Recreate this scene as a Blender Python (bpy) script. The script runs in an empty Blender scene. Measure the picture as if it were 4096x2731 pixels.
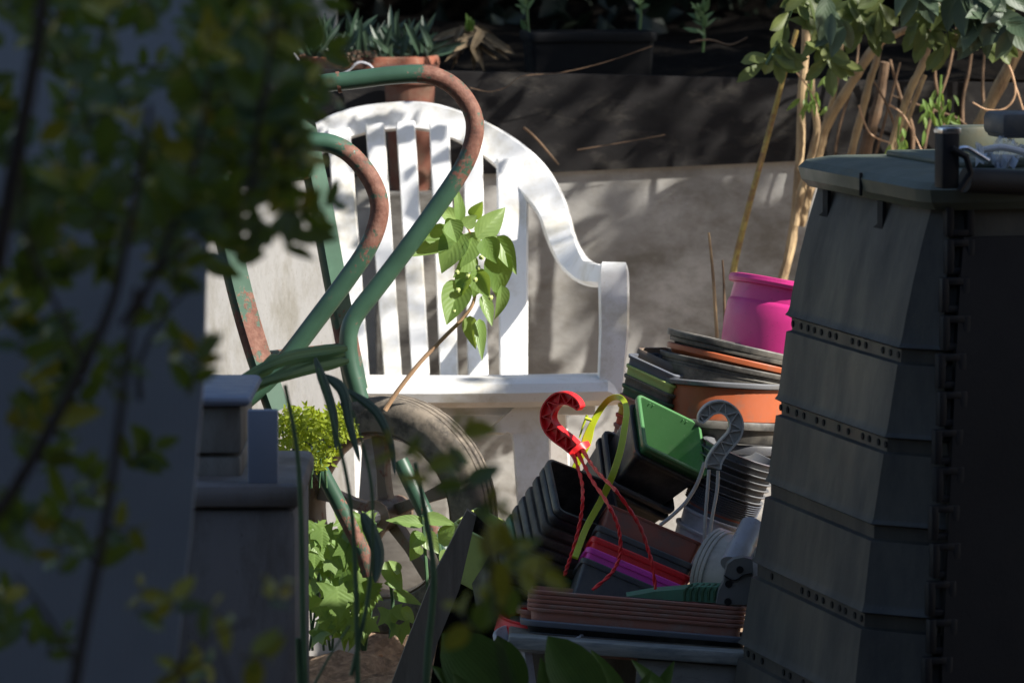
import bpy, math, random
from mathutils import Vector, Matrix
R = random.Random(7)
sc = bpy.context.scene
COL = sc.collection
# ------------------------------------------------------------------ camera
CAM = Vector((0, 0, 1.1)); PITCH = math.radians(5.8); F = 18068.0
FW = Vector((0, math.cos(PITCH), -math.sin(PITCH)))
UP = Vector((0, math.sin(PITCH), math.cos(PITCH)))
RT = Vector((1, 0, 0))
cd = bpy.data.cameras.new('camera'); cam = bpy.data.objects.new('camera', cd); COL.objects.link(cam)
cam.location = CAM; cam.rotation_euler = (math.pi/2 - PITCH, 0, 0)
cd.sensor_width = 36; cd.lens = F/4096*36; cd.clip_end = 500; cd.clip_start = 0.05
cd.dof.use_dof = True; cd.dof.focus_distance = 5.22; cd.dof.aperture_fstop = 10.5; cd.dof.aperture_blades = 9
sc.camera = cam
def P(px, py, Y):
    a = (px-2048)/F; b = (1365.5-py)/F
    d = FW + RT*a + UP*b
    return CAM + d*(Y/d.y)
def M(px, Y): return px*Y/F
def V(r, u, t): return (RT*r + UP*u - FW*t)
def nz(v): return v.normalized() if v.length > 1e-9 else Vector((0, 0, 1))
# ------------------------------------------------------------------ mesh builder
def cr(pts, k=6):
    """Catmull-Rom through tuples/vectors of any length"""
    p = [tuple(q) for q in pts]; n = len(p); out = []
    for i in range(n-1):
        p0, p1, p2, p3 = p[max(i-1, 0)], p[i], p[i+1], p[min(i+2, n-1)]
        for j in range(k):
            t = j/k
            out.append(tuple(.5*(2*b+(c-a)*t+(2*a-5*b+4*c-d)*t*t+(3*b-a-3*c+d)*t**3) for a, b, c, d in zip(p0, p1, p2, p3)))
    out.append(p[-1]); return out
class MB:
    def __init__(s): s.v = []; s.f = []; s.uv = {}; s.w = {}; s.f2 = set()
    def ring(s, pts):
        i = len(s.v); s.v += [Vector(p) for p in pts]; return list(range(i, i+len(pts)))
    def skin(s, a, b):
        n = len(a)
        for i in range(n): s.f.append((a[i], a[(i+1) % n], b[(i+1) % n], b[i]))
    def cap(s, a, flip=False): s.f.append(tuple(reversed(a)) if flip else tuple(a))
    def tube(s, pts, r, n=10, caps=True, wear=None, flat=1.0, fdir=None):
        pts = [Vector(p[:3]) for p in pts]; N = len(pts)
        rr = r if isinstance(r, (list, tuple)) else [r]*N
        t0 = nz(pts[1]-pts[0]); up = fdir or (Vector((0, 0, 1)) if abs(t0.z) < .9 else Vector((1, 0, 0)))
        x = nz(up - t0*up.dot(t0)); prev = None
        for i in range(N):
            t = nz(pts[min(i+1, N-1)]-pts[max(i-1, 0)])
            x = nz(x - t*x.dot(t)); y = t.cross(x)
            rg = s.ring([pts[i]+x*(math.cos(2*math.pi*k/n)*rr[i]*flat)+y*(math.sin(2*math.pi*k/n)*rr[i]) for k in range(n)])
            if wear:
                for q in rg: s.w[q] = wear[i]
            if prev: s.skin(prev, rg)
            elif caps: s.cap(rg, True)
            prev = rg
        if caps: s.cap(prev)
    def band(s, cs, wv, tv, e=.35, wear=None):
        """closed rounded-rectangle section swept through centres cs with half-width vectors wv and half-thickness vectors tv"""
        prev = None
        sec = [(1, -1+e*.9), (1, 1-e*.9), (1-e*.25, 1), (-1+e*.25, 1), (-1, 1-e*.9), (-1, -1+e*.9), (-1+e*.25, -1), (1-e*.25, -1)]
        for i, (c, w, t) in enumerate(zip(cs, wv, tv)):
            rg = s.ring([c+w*a+t*b for a, b in sec])
            if wear:
                for q in rg: s.w[q] = wear[i]
            if prev: s.skin(prev, rg)
            else: s.cap(rg, True)
            prev = rg
        s.cap(prev)
    def pxband(s, pth, th, k=6, e=.35, smooth=True):
        """pth of (px,py,Y,width px): band facing the viewer, th metres thick"""
        q = cr(pth, k) if smooth else [tuple(p) for p in pth]
        cs = [P(a[0], a[1], a[2]) for a in q]; wv = []; tv = []
        for i, a in enumerate(q):
            t = nz(cs[min(i+1, len(q)-1)]-cs[max(i-1, 0)])
            w = nz(t.cross(-FW)); n = nz(w.cross(t))
            wv.append(w*(M(a[3], a[2])/2)); tv.append(n*(th/2))
        s.band(cs, wv, tv, e)
    def loft(s, fr, hx, hy, r, prof, n=4, cap0=True, cap1=True):
        o, X, Y, Z = fr; prev = None
        for pp in prof:
            z, off = pp[0], pp[1]; r_ = pp[2] if len(pp) > 2 else r+off; oy = pp[3] if len(pp) > 3 else off
            a, b, q = hx+off, hy+oy, max(min(r_, hx+off, hy+oy), 1e-4)
            a = max(a, 1e-4); b = max(b, 1e-4); q = min(q, a, b)
            pts = []
            for cx, cy, a0 in ((1, 1, 0), (-1, 1, 90), (-1, -1, 180), (1, -1, 270)):
                for k in range(n+1):
                    an = math.radians(a0+90*k/n)
                    pts.append(o+X*(cx*(a-q)+q*math.cos(an))+Y*(cy*(b-q)+q*math.sin(an))+Z*z)
            rg = s.ring(pts)
            if prev: s.skin(prev, rg)
            elif cap0: s.cap(rg, True)
            prev = rg
        if cap1: s.cap(prev)
    def rbox(s, c, X, Y, Z, hx, hy, hz, b=.003):
        s.loft((c, X, Y, Z), hx, hy, b, [(-hz, -b), (-hz+b*.3, -b*.3), (-hz+b, 0), (hz-b, 0), (hz-b*.3, -b*.3), (hz, -b)], n=2)
    def slab(s, x0, y0, x1, y1, Y, th, b=.004, tilt=0):
        c = (P(x0, y0, Y)+P(x1, y1, Y))/2; hx = M(abs(x1-x0), Y)/2; hz = abs(P(0, y0, Y).z-P(0, y1, Y).z)/2
        s.rbox(c+Vector((0, th/2, 0)), Vector((1, 0, 0)), Vector((0, 1, 0)), Vector((0, 0, 1)), hx, th/2, hz, b)
    def poly(s, pts2, fr, th):
        """extruded outline: pts2 in frame X,Z coordinates, thickness th along frame Y"""
        o, X, Y, Z = fr
        a = s.ring([o+X*p[0]+Z*p[1]-Y*(th/2) for p in pts2]); b = s.ring([o+X*p[0]+Z*p[1]+Y*(th/2) for p in pts2])
        s.skin(a, b); s.cap(a, True); s.cap(b)
    def leaf(s, base, tip, nrm, w, prof='oval', fold=.25, bend=.15, seg=6, thick=0):
        d = tip-base; L = d.length; d = nz(d); n = nz(nrm-d*nrm.dot(d)); x = d.cross(n)
        rows = []
        for i in range(seg+1):
            t = i/seg
            if prof == 'oval': h = math.sin(math.pi*t**.8)**.8
            elif prof == 'ovate': h = (math.sin(math.pi*min(1, t**.62)))**.9
            elif prof == 'obov': h = math.sin(math.pi*t**1.5)**.75
            elif prof == 'strap': h = min(1, t*6+.5)*(1-t**3)**.6
            else: h = (1-abs(2*t-1))**.7
            if i in (0, seg): h = max(h, .03)
            h = max(h, .03)
            c = base+d*(L*t)-n*(bend*L*t*t)
            hw = w/2*h
            row = [c-x*hw+n*(fold*hw), c-x*hw*.5+n*(fold*hw*.35), c, c+x*hw*.5+n*(fold*hw*.35), c+x*hw+n*(fold*hw)]
            i0 = len(s.v); s.v += row
            for k in range(5): s.uv[i0+k] = (k/4, t)
            rows.append(i0)
        for i in range(seg):
            a, b = rows[i], rows[i+1]
            for k in range(4): s.f.append((a+k, a+k+1, b+k+1, b+k))
    def lobed(s, c, d, nrm, size, r):
        n = nz(nrm-d*nrm.dot(d)); x = d.cross(n)
        i0 = len(s.v); s.v.append(c+d*size*.05); s.uv[i0] = (.5, 0)
        out = [(0, 1), (.2, .62), (.30, .5), (.62, .55), (.5, .25), (.45, .08), (.6, -.25), (.3, -.2), (.06, -.05)]
        pts = out+[(-a, b) for a, b in reversed(out)]
        for a, b in pts:
            a *= 1+r.uniform(-.12, .12); b *= 1+r.uniform(-.12, .12)
            q = len(s.v); s.v.append(c+x*(a*size)+d*(b*size)-n*(size*.22*(a*a+b*b)*r.uniform(.4, 1.2)))
            s.uv[q] = (.5+a, abs(b))
        m = len(pts)
        for k in range(m): s.f.append((i0, i0+1+k, i0+1+(k+1) % m))
    def blob(s, c, r, squash=1.0, n=8, jit=0, rnd=R):
        rings = []
        for i in range(1, n//2):
            a = math.pi*i/(n//2)
            rings.append(s.ring([c+Vector((math.sin(a)*math.cos(2*math.pi*k/n), math.sin(a)*math.sin(2*math.pi*k/n), math.cos(a)*squash))*(r*(1+rnd.uniform(-jit, jit))) for k in range(n)]))
        for a, b in zip(rings, rings[1:]): s.skin(a, b)
        s.cap(rings[0]); s.cap(rings[-1], True)
    def build(s, name, mat, parent=None, smooth=35, loc=None, mat2=None):
        me = bpy.data.meshes.new(name)
        o = parent if parent is not None else None
        off = Vector((0, 0, 0)); q = parent
        while q is not None: off += Vector(q.location); q = q.parent
        if loc is not None: off += Vector(loc)
        me.from_pydata([tuple(v-off) for v in s.v], [], s.f)
        if mat2:
            for i in s.f2: me.polygons[i].material_index = 1
        me.validate(clean_customdata=False)
        if s.uv:
            u = me.uv_layers.new(name='uv')
            for lp in me.loops: u.data[lp.index].uv = s.uv.get(lp.vertex_index, (0, 0))
        if s.w:
            at = me.attributes.new('wear', 'FLOAT', 'POINT')
            for i in range(len(me.vertices)): at.data[i].value = s.w.get(i, 0)
        me.polygons.foreach_set('use_smooth', [True]*len(me.polygons))
        me.set_sharp_from_angle(angle=math.radians(smooth))
        me.materials.append(mat)
        if mat2: me.materials.append(mat2)
        ob = bpy.data.objects.new(name, me); COL.objects.link(ob)
        if loc is not None: ob.location = loc
        if parent is not None: ob.parent = parent
        return ob
def tag(o, label, cat, group=None, kind=None):
    if label: o['label'] = label
    if cat: o['category'] = cat
    if group: o['group'] = group
    if kind: o['kind'] = kind
    return o
def thing(name, label, cat, loc, group=None):
    o = bpy.data.objects.new(name, None); COL.objects.link(o); o.location = loc; o.empty_display_size = .05
    return tag(o, label, cat, group)
# ------------------------------------------------------------------ materials
def ntree(name):
    m = bpy.data.materials.new(name); m.use_nodes = True; nt = m.node_tree
    for n in list(nt.nodes): nt.nodes.remove(n)
    out = nt.nodes.new('ShaderNodeOutputMaterial'); return m, nt, out
def nd(nt, t, **kw):
    n = nt.nodes.new(t)
    for k, v in kw.items():
        if k in n.inputs: n.inputs[k].default_value = v
        else: setattr(n, k, v)
    return n
def rgb(c): return (c[0], c[1], c[2], 1)
def coords(nt, stretch=None):
    tc = nd(nt, 'ShaderNodeTexCoord'); oi = nd(nt, 'ShaderNodeObjectInfo')
    mu = nd(nt, 'ShaderNodeMath', operation='MULTIPLY'); mu.inputs[1].default_value = 37.0
    nt.links.new(oi.outputs['Random'], mu.inputs[0])
    ad = nd(nt, 'ShaderNodeVectorMath', operation='ADD')
    nt.links.new(tc.outputs['Object'], ad.inputs[0]); nt.links.new(mu.outputs[0], ad.inputs[1])
    if stretch:
        mp = nd(nt, 'ShaderNodeMapping'); mp.inputs['Scale'].default_value = stretch
        nt.links.new(ad.outputs[0], mp.inputs['Vector']); return mp.outputs[0]
    return ad.outputs[0]
def noise(nt, vec, scale, detail=5, rough=.6):
    n = nd(nt, 'ShaderNodeTexNoise'); n.inputs['Scale'].default_value = scale; n.inputs['Detail'].default_value = detail
    n.inputs['Roughness'].default_value = rough; nt.links.new(vec, n.inputs['Vector']); return n.outputs['Fac']
def ramp(nt, fac, stops):
    r = nd(nt, 'ShaderNodeValToRGB'); e = r.color_ramp.elements
    while len(e) < len(stops): e.new(.5)
    for k, (p, c) in enumerate(stops): e[k].position = p; e[k].color = rgb(c)
    nt.links.new(fac, r.inputs['Fac']); return r.outputs['Color']
def mixc(nt, fac, a, b, mode='MIX'):
    m = nd(nt, 'ShaderNodeMix', data_type='RGBA', blend_type=mode)
    for sck, v in ((0, fac), (6, a), (7, b)):
        if hasattr(v, 'links'): nt.links.new(v, m.inputs[sck])
        else: m.inputs[sck].default_value = v if sck == 0 else rgb(v)
    return m.outputs[2]
def maprange(nt, v, a, b, c=0, d=1):
    m = nd(nt, 'ShaderNodeMapRange'); 
    for i, x in enumerate((a, b, c, d)): m.inputs[i+1].default_value = x
    nt.links.new(v, m.inputs[0]); return m.outputs[0]
def mul(c, k): return tuple(min(1, x*k) for x in c)
def pbr(name, col, rough=.5, var=.25, scale=14, bump=.15, bscale=90, dirt=None, damt=.4, dscale=22, metal=0, spec=.5, stretch=None, sss=0, bdist=.002):
    m, nt, out = ntree(name); bs = nd(nt, 'ShaderNodeBsdfPrincipled'); nt.links.new(bs.outputs[0], out.inputs[0])
    vec = coords(nt, stretch)
    c = ramp(nt, noise(nt, vec, scale), [(.3, mul(col, 1-var)), (.7, mul(col, 1+var))])
    rv = noise(nt, vec, dscale*1.7, 6)
    if dirt:
        dn = noise(nt, vec, dscale, 8, .7)
        c = mixc(nt, maprange(nt, dn, .62-damt*.35, .80-damt*.35), c, dirt)
        sp = noise(nt, vec, 420, 2); c = mixc(nt, maprange(nt, sp, .66, .72, 0, .7), c, dirt)
    nt.links.new(c, bs.inputs['Base Color'])
    nt.links.new(maprange(nt, rv, .3, .7, max(.05, rough-.12), min(1, rough+.15)), bs.inputs['Roughness'])
    bs.inputs['Metallic'].default_value = metal; bs.inputs['Specular IOR Level'].default_value = spec
    if sss: bs.inputs['Subsurface Weight'].default_value = sss; bs.inputs['Subsurface Radius'].default_value = (.02, .008, .004); bs.inputs['Subsurface Scale'].default_value = .3
    if bump:
        b = nd(nt, 'ShaderNodeBump'); b.inputs['Strength'].default_value = bump; b.inputs['Distance'].default_value = bdist
        nt.links.new(noise(nt, vec, bscale, 6, .65), b.inputs['Height']); nt.links.new(b.outputs[0], bs.inputs['Normal'])
    return m
def leafmat(name, cols, rough=.42, trans=.35, vein=.35, tcol=None, parallel=0):
    m, nt, out = ntree(name); bs = nd(nt, 'ShaderNodeBsdfPrincipled')
    ge = nd(nt, 'ShaderNodeNewGeometry')
    k = len(cols)
    c = ramp(nt, ge.outputs['Random Per Island'], [(i/max(1, k-1), q) for i, q in enumerate(cols)])
    vec = coords(nt)
    c = mixc(nt, maprange(nt, noise(nt, vec, 45, 5), .35, .75, 0, .45), c, mul(cols[0], .6))
    uv = nd(nt, 'ShaderNodeUVMap'); sp = nd(nt, 'ShaderNodeSeparateXYZ'); nt.links.new(uv.outputs[0], sp.inputs[0])
    sb = nd(nt, 'ShaderNodeMath', operation='SUBTRACT'); nt.links.new(sp.outputs[0], sb.inputs[0]); sb.inputs[1].default_value = .5
    ab = nd(nt, 'ShaderNodeMath', operation='ABSOLUTE'); nt.links.new(sb.outputs[0], ab.inputs[0])
    vn = maprange(nt, ab.outputs[0], .025, .06, vein, 0)
    # side veins
    ws = nd(nt, 'ShaderNodeMath', operation='MULTIPLY_ADD')
    if parallel: nt.links.new(ab.outputs[0], ws.inputs[0]); ws.inputs[1].default_value = 100; ws.inputs[2].default_value = 0
    else:
        m2 = nd(nt, 'ShaderNodeMath', operation='MULTIPLY'); nt.links.new(sp.outputs[1], m2.inputs[0]); m2.inputs[1].default_value = 44
        nt.links.new(ab.outputs[0], ws.inputs[0]); ws.inputs[1].default_value = -34; nt.links.new(m2.outputs[0], ws.inputs[2])
    sn = nd(nt, 'ShaderNodeMath', operation='SINE'); nt.links.new(ws.outputs[0], sn.inputs[0])
    sv = maprange(nt, sn.outputs[0], .85, 1, 0, vein*.35)
    mx = nd(nt, 'ShaderNodeMath', operation='MAXIMUM'); nt.links.new(vn, mx.inputs[0]); nt.links.new(sv, mx.inputs[1])
    c = mixc(nt, mx.outputs[0], c, tuple(min(1, x*1.9+.02) for x in cols[-1]))
    nt.links.new(c, bs.inputs['Base Color']); bs.inputs['Roughness'].default_value = rough
    b = nd(nt, 'ShaderNodeBump'); b.inputs['Strength'].default_value = .12; b.inputs['Distance'].default_value = .001
    nt.links.new(sn.outputs[0], b.inputs['Height']); nt.links.new(b.outputs[0], bs.inputs['Normal'])
    tr = nd(nt, 'ShaderNodeBsdfTranslucent'); tr.inputs[0].default_value = rgb(tcol or tuple(min(1, x*2.2) for x in cols[-1]))
    ms = nd(nt, 'ShaderNodeMixShader'); ms.inputs[0].default_value = trans
    nt.links.new(bs.outputs[0], ms.inputs[1]); nt.links.new(tr.outputs[0], ms.inputs[2]); nt.links.new(ms.outputs[0], out.inputs[0])
    return m
def rustmat(name, paint, rust=(.16, .066, .043), amt=.0):
    """old paint with rust where the 'wear' attribute is high, plus chips"""
    m, nt, out = ntree(name); bs = nd(nt, 'ShaderNodeBsdfPrincipled'); nt.links.new(bs.outputs[0], out.inputs[0])
    vec = coords(nt); at = nd(nt, 'ShaderNodeAttribute', attribute_name='wear')
    n1 = maprange(nt, noise(nt, vec, 34, 9, .78), .38, .62, 0, .66); n3 = maprange(nt, noise(nt, vec, 170, 6, .75), .35, .65, 0, .34)
    sm = nd(nt, 'ShaderNodeMath', operation='ADD'); nt.links.new(n1, sm.inputs[0]); nt.links.new(n3, sm.inputs[1])
    ad = nd(nt, 'ShaderNodeMath', operation='ADD'); nt.links.new(sm.outputs[0], ad.inputs[0]); nt.links.new(at.outputs['Fac'], ad.inputs[1])
    k = maprange(nt, ad.outputs[0], .90-amt, 1.0-amt)
    p = ramp(nt, noise(nt, vec, 17, 6), [(.3, mul(paint, .7)), (.6, paint), (.8, tuple(min(1, x*1.25+.02) for x in paint))])
    r = ramp(nt, noise(nt, vec, 60, 8, .75), [(.3, mul(rust, .45)), (.5, rust), (.72, (.25, .135, .095))])
    nt.links.new(mixc(nt, k, p, r), bs.inputs['Base Color'])
    nt.links.new(maprange(nt, k, 0, 1, .42, .75), bs.inputs['Roughness'])
    b = nd(nt, 'ShaderNodeBump'); b.inputs['Strength'].default_value = .35; b.inputs['Distance'].default_value = .002
    mm = nd(nt, 'ShaderNodeMath', operation='MULTIPLY'); nt.links.new(noise(nt, vec, 240, 4), mm.inputs[0]); nt.links.new(k, mm.inputs[1])
    nt.links.new(mm.outputs[0], b.inputs['Height']); nt.links.new(b.outputs[0], bs.inputs['Normal'])
    return m
DUST = (.16, .145, .115)
def plastic(name, col, rough=.42, damt=.35, **k): return pbr(name, col, rough, .1, 9, .06, 160, dirt=k.pop('dirt', tuple(.5*a+.5*b for a, b in zip(col, DUST))), damt=damt, **k)
mt = {}
mt['white'] = pbr('white_plastic', (.78, .78, .77), .4, .05, 6, .06, 120, dirt=(.56, .53, .45), damt=.42, dscale=11)
mt['black'] = plastic('black_plastic', (.026, .026, .027), .42, .4, dirt=(.09, .085, .075))
mt['blackdusty'] = plastic('dusty_black_plastic', (.045, .043, .040), .55, .6, dirt=(.14, .13, .11))
mt['brownblack'] = plastic('earthy_black_plastic', (.085, .073, .058), .6, .6, dirt=(.17, .145, .11))
mt['slate'] = plastic('slate_plastic', (.06, .062, .07), .5, .45)
mt['greydish'] = plastic('grey_dish_plastic', (.16, .165, .175), .3, .25)
mt['terra'] = plastic('terracotta_plastic', (.38, .095, .035), .45, .25, dirt=(.22, .12, .08))
mt['terradull'] = plastic('dull_terracotta', (.40, .165, .115), .6, .4, dirt=(.36, .25, .20))
mt['terrabrown'] = plastic('brown_terracotta', (.30, .09, .055), .5, .35, dirt=(.17, .10, .075))
mt['claydark'] = pbr('dark_clay', (.13, .045, .026), .8, .25, 16, .3, 70, dirt=(.14, .09, .06), damt=.4)
mt['clay'] = pbr('clay_terracotta', (.24, .078, .042), .8, .2, 16, .3, 70, dirt=(.3, .2, .14), damt=.4)
mt['pink'] = plastic('pink_plastic', (.62, .035, .22), .4, .1, dirt=(.25, .03, .1))
mt['magenta'] = plastic('magenta_plastic', (.78, .06, .46), .42, .25, dirt=(.26, .06, .19))
mt['red'] = plastic('red_plastic', (.80, .022, .026), .4, .2, dirt=(.34, .06, .045), sss=.1)
mt['orange'] = plastic('orange_red_plastic', (.55, .06, .02), .45, .4, dirt=(.3, .1, .05))
mt['yellow'] = plastic('yellow_plastic', (.65, .36, .02), .45, .3)
mt['lime'] = plastic('lime_plastic', (.42, .50, .02), .4, .1, dirt=(.25, .3, .03), sss=.1)
mt['limedull'] = plastic('pale_lime_plastic', (.45, .54, .16), .5, .3)
mt['green'] = plastic('green_plastic', (.07, .19, .07), .38, .3, dirt=(.12, .21, .11))
mt['dkgreen'] = plastic('dark_green_plastic', (.035, .10, .04), .5, .4)
mt['palegreen'] = plastic('pale_green_plastic', (.10, .25, .15), .5, .3)
mt['cream'] = plastic('cream_plastic', (.50, .45, .38), .5, .4)
mt['beige'] = plastic('beige_plastic', (.42, .32, .22), .55, .4)
mt['taupe'] = plastic('taupe_plastic', (.15, .11, .085), .55, .4)
mt['grey'] = plastic('grey_plastic', (.55, .52, .46), .5, .25)
mt['greyblue'] = plastic('blue_grey_plastic', (.12, .13, .155), .45, .35)
mt['whitepot'] = plastic('off_white_plastic', (.55, .55, .58), .4, .3)
mt['bin'] = pbr('bin_plastic', (.025, .024, .022), .58, .3, 5, .25, 260, dirt=(.066, .060, .046), damt=.5, dscale=7, stretch=(1, 1, .35), bdist=.001)
mt['binshade'] = pbr('bin_black_shaded_plastic', (.012, .012, .014), .6, .1, 5, .2, 260, dirt=(.02, .02, .02), damt=.2, dscale=7, bdist=.001, spec=.25)  # black plastic with the shade of the bin's front put into its colour
mt['lid'] = pbr('lid_plastic', (.075, .09, .07), .5, .2, 6, .2, 260, dirt=(.11, .10, .055), damt=.3, dscale=9, bdist=.001)
mt['hole'] = pbr('hole_black', (.006, .006, .006), .9, 0, 1, 0)
mt['rubber'] = pbr('tyre_rubber', (.075, .064, .052), .85, .3, 12, .5, 60, dirt=(.21, .175, .135), damt=.65, dscale=30)
mt['greenpaint'] = rustmat('worn_green_paint', (.042, .098, .062), amt=.07)
mt['rim'] = rustmat('dull_wheel_paint', (.17, .12, .085), amt=.22)
mt['clamp'] = plastic('clamp_plastic', (.15, .145, .135), .55, .3)
mt['roll'] = pbr('pale_roll_plastic', (.36, .34, .36), .28, .1, 9, .05, 90, dirt=(.3, .28, .26), damt=.3)
mt['trough'] = pbr('trough_black', (.009, .009, .010), .6, .2, 9, .1, 90, spec=.2)
mt['chrome'] = pbr('bright_metal', (.75, .76, .80), .22, .05, 8, .05, 60, metal=1)
mt['steel'] = pbr('dull_steel', (.35, .35, .37), .4, .2, 20, .1, 60, metal=1)
mt['panel'] = pbr('pale_cement', (.52, .505, .48), .75, .1, 5, .2, 60, dirt=(.34, .31, .25), damt=.4, dscale=9, stretch=(2, 1, .6))
mt['stone'] = pbr('pale_stone', (.5, .48, .43), .85, .2, 9, .5, 40, dirt=(.3, .28, .22), damt=.4)
mt['blackboard'] = pbr('black_board_paint', (.019, .018, .018), .5, .35, 7, .3, 45, dirt=(.06, .055, .048), damt=.25, dscale=13, spec=.2, stretch=(1, 1, 2.2))
mt['greyboard'] = pbr('weathered_board', (.42, .41, .385), .8, .3, 5, .35, 50, dirt=(.22, .205, .175), damt=.45, dscale=6, stretch=(1, 1, 1.6))
mt['cane'] = pbr('tan_bark', (.40, .29, .16), .75, .3, 24, .5, 90, dirt=(.20, .13, .07), damt=.45, dscale=40, stretch=(1, 1, .4))
mt['canebrown'] = pbr('brown_bark', (.17, .105, .06), .8, .3, 24, .5, 90, dirt=(.09, .06, .035), damt=.4, dscale=40)
mt['canegold'] = pbr('golden_bark', (.36, .28, .075), .6, .3, 18, .3, 80, dirt=(.18, .09, .04), damt=.5, dscale=60)
mt['twig'] = pbr('dark_twig', (.05, .035, .025), .8, .3, 20, .3, 90)
mt['palestem'] = pbr('pale_stem', (.45, .28, .16), .6, .2, 30, .2, 90)
mt['greenstem'] = pbr('green_stem', (.06, .12, .055), .5, .3, 20, .1, 90)
mt['soil'] = pbr('soil', (.20, .135, .085), .95, .55, 40, 1.0, 70, dirt=(.40, .28, .18), damt=.5, dscale=55, bdist=.012)
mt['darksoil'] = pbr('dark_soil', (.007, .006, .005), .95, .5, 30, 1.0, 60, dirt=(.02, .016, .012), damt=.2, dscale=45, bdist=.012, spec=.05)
mt['wood'] = pbr('weathered_wood', (.17, .145, .11), .8, .3, 10, .5, 60, dirt=(.12, .10, .075), damt=.45, dscale=14, stretch=(3, 3, .35))
mt['woodpaint'] = pbr('flaking_white_wood', (.34, .335, .30), .8, .3, 14, .6, 70, dirt=(.16, .18, .18), damt=.6, dscale=26, stretch=(.4, 2, 2.5))
mt['greywood'] = pbr('grey_plank', (.20, .19, .17), .8, .25, 10, .4, 60, dirt=(.11, .10, .085), damt=.4, stretch=(.5, 2, 2))
mt['box'] = pbr('grey_box_plastic', (.15, .145, .15), .6, .25, 4, .15, 150, dirt=(.085, .075, .065), damt=.5, dscale=9, stretch=(1, 1, .3))
mt['boxtop'] = pbr('grey_planter_plastic', (.18, .18, .17), .6, .25, 4, .15, 150, dirt=(.10, .09, .075), damt=.5, dscale=9, stretch=(1, 1, .3))
mt['bluewhite'] = pbr('blue_white_board', (.19, .225, .30), .5, .06, 4, .05, 150)
mt['privet'] = leafmat('privet_leaf', [(.025, .055, .02), (.07, .15, .04), (.04, .105, .06), (.13, .19, .035), (.05, .14, .055), (.03, .07, .03)], .36, .4, .1, (.20, .25, .02))
mt['privetyoung'] = leafmat('privet_young_leaf', [(.48, .42, .04), (.58, .46, .04), (.32, .40, .06)], .4, .35, .15, (.22, .2, .02))
mt['midleaf'] = leafmat('mid_leaf', [(.05, .10, .03), (.10, .13, .025), (.14, .14, .03)], .4, .35, .2, (.16, .18, .02))
mt['shoot'] = leafmat('fresh_shoot_leaf', [(.13, .23, .05), (.20, .32, .09), (.27, .38, .13)], .4, .4, .10, (.36, .50, .06))
mt['ivy'] = leafmat('ivy_leaf', [(.13, .23, .05), (.18, .29, .075), (.24, .35, .11)], .45, .4, .12, (.34, .48, .07))
mt['greyleaf'] = leafmat('grey_green_leaf', [(.10, .135, .04), (.14, .18, .055), (.20, .23, .08)], .45, .38, .10, (.16, .22, .05))
mt['blueleaf'] = leafmat('blue_green_leaf', [(.05, .08, .045), (.07, .105, .055)], .5, .15, .08)
mt['hosta'] = leafmat('hosta_leaf', [(.04, .10, .025), (.06, .13, .03), (.075, .14, .02)], .4, .25, .10, (.10, .16, .02), parallel=1)
mt['strap'] = leafmat('strap_leaf', [(.09, .16, .06), (.13, .21, .08), (.18, .26, .10)], .4, .25, .3, parallel=1)
mt['darkstrap'] = leafmat('dark_strap_leaf', [(.025, .05, .035), (.04, .075, .045), (.06, .10, .06)], .4, .2, .3, parallel=1)
mt['moss'] = leafmat('golden_moss_leaf', [(.28, .36, .02), (.36, .44, .03), (.22, .32, .03)], .6, .4, 0, (.5, .55, .03))
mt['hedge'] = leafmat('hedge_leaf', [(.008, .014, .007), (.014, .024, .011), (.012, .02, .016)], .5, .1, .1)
mt['tree'] = leafmat('tree_leaf', [(.04, .08, .02), (.06, .11, .03)], .45, .3, .1)
mt['root'] = pbr('brown_root', (.085, .055, .035), .9, .35, 40, .6, 80)
mt['dead'] = pbr('dead_leaf', (.20, .15, .09), .9, .35, 40, .6, 80)
mt['shed'] = pbr('unseen_house_board', (.06, .048, .035), .8, .25, 8, .4, 50, stretch=(1, 1, .2))
def sheetmat():
    m, nt, out = ntree('twinwall_sheet'); bs = nd(nt, 'ShaderNodeBsdfPrincipled'); nt.links.new(bs.outputs[0], out.inputs[0])
    vec = coords(nt)
    sp = nd(nt, 'ShaderNodeSeparateXYZ'); nt.links.new(vec, sp.inputs[0])
    mm = nd(nt, 'ShaderNodeMath', operation='MULTIPLY'); nt.links.new(sp.outputs[0], mm.inputs[0]); mm.inputs[1].default_value = 2*math.pi/.0046
    sn = nd(nt, 'ShaderNodeMath', operation='SINE'); nt.links.new(mm.outputs[0], sn.inputs[0])
    c = ramp(nt, noise(nt, vec, 4), [(.3, (.34, .37, .41)), (.7, (.47, .50, .54))])
    c = mixc(nt, maprange(nt, sn.outputs[0], .2, 1, 0, .35), c, (.27, .29, .33))
    nt.links.new(c, bs.inputs['Base Color']); bs.inputs['Roughness'].default_value = .35
    b = nd(nt, 'ShaderNodeBump'); b.inputs['Strength'].default_value = .3; b.inputs['Distance'].default_value = .001
    nt.links.new(sn.outputs[0], b.inputs['Height']); nt.links.new(b.outputs[0], bs.inputs['Normal'])
    return m
mt['sheet'] = sheetmat()
def clearmat():
    m, nt, out = ntree('clear_film'); bs = nd(nt, 'ShaderNodeBsdfPrincipled')
    bs.inputs['Base Color'].default_value = (.55, .62, .75, 1); bs.inputs['Roughness'].default_value = .2
    tr = nd(nt, 'ShaderNodeBsdfTransparent'); ms = nd(nt, 'ShaderNodeMixShader'); ms.inputs[0].default_value = .45
    nt.links.new(tr.outputs[0], ms.inputs[1]); nt.links.new(bs.outputs[0], ms.inputs[2]); nt.links.new(ms.outputs[0], out.inputs[0]); return m
mt['film'] = clearmat()
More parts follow.
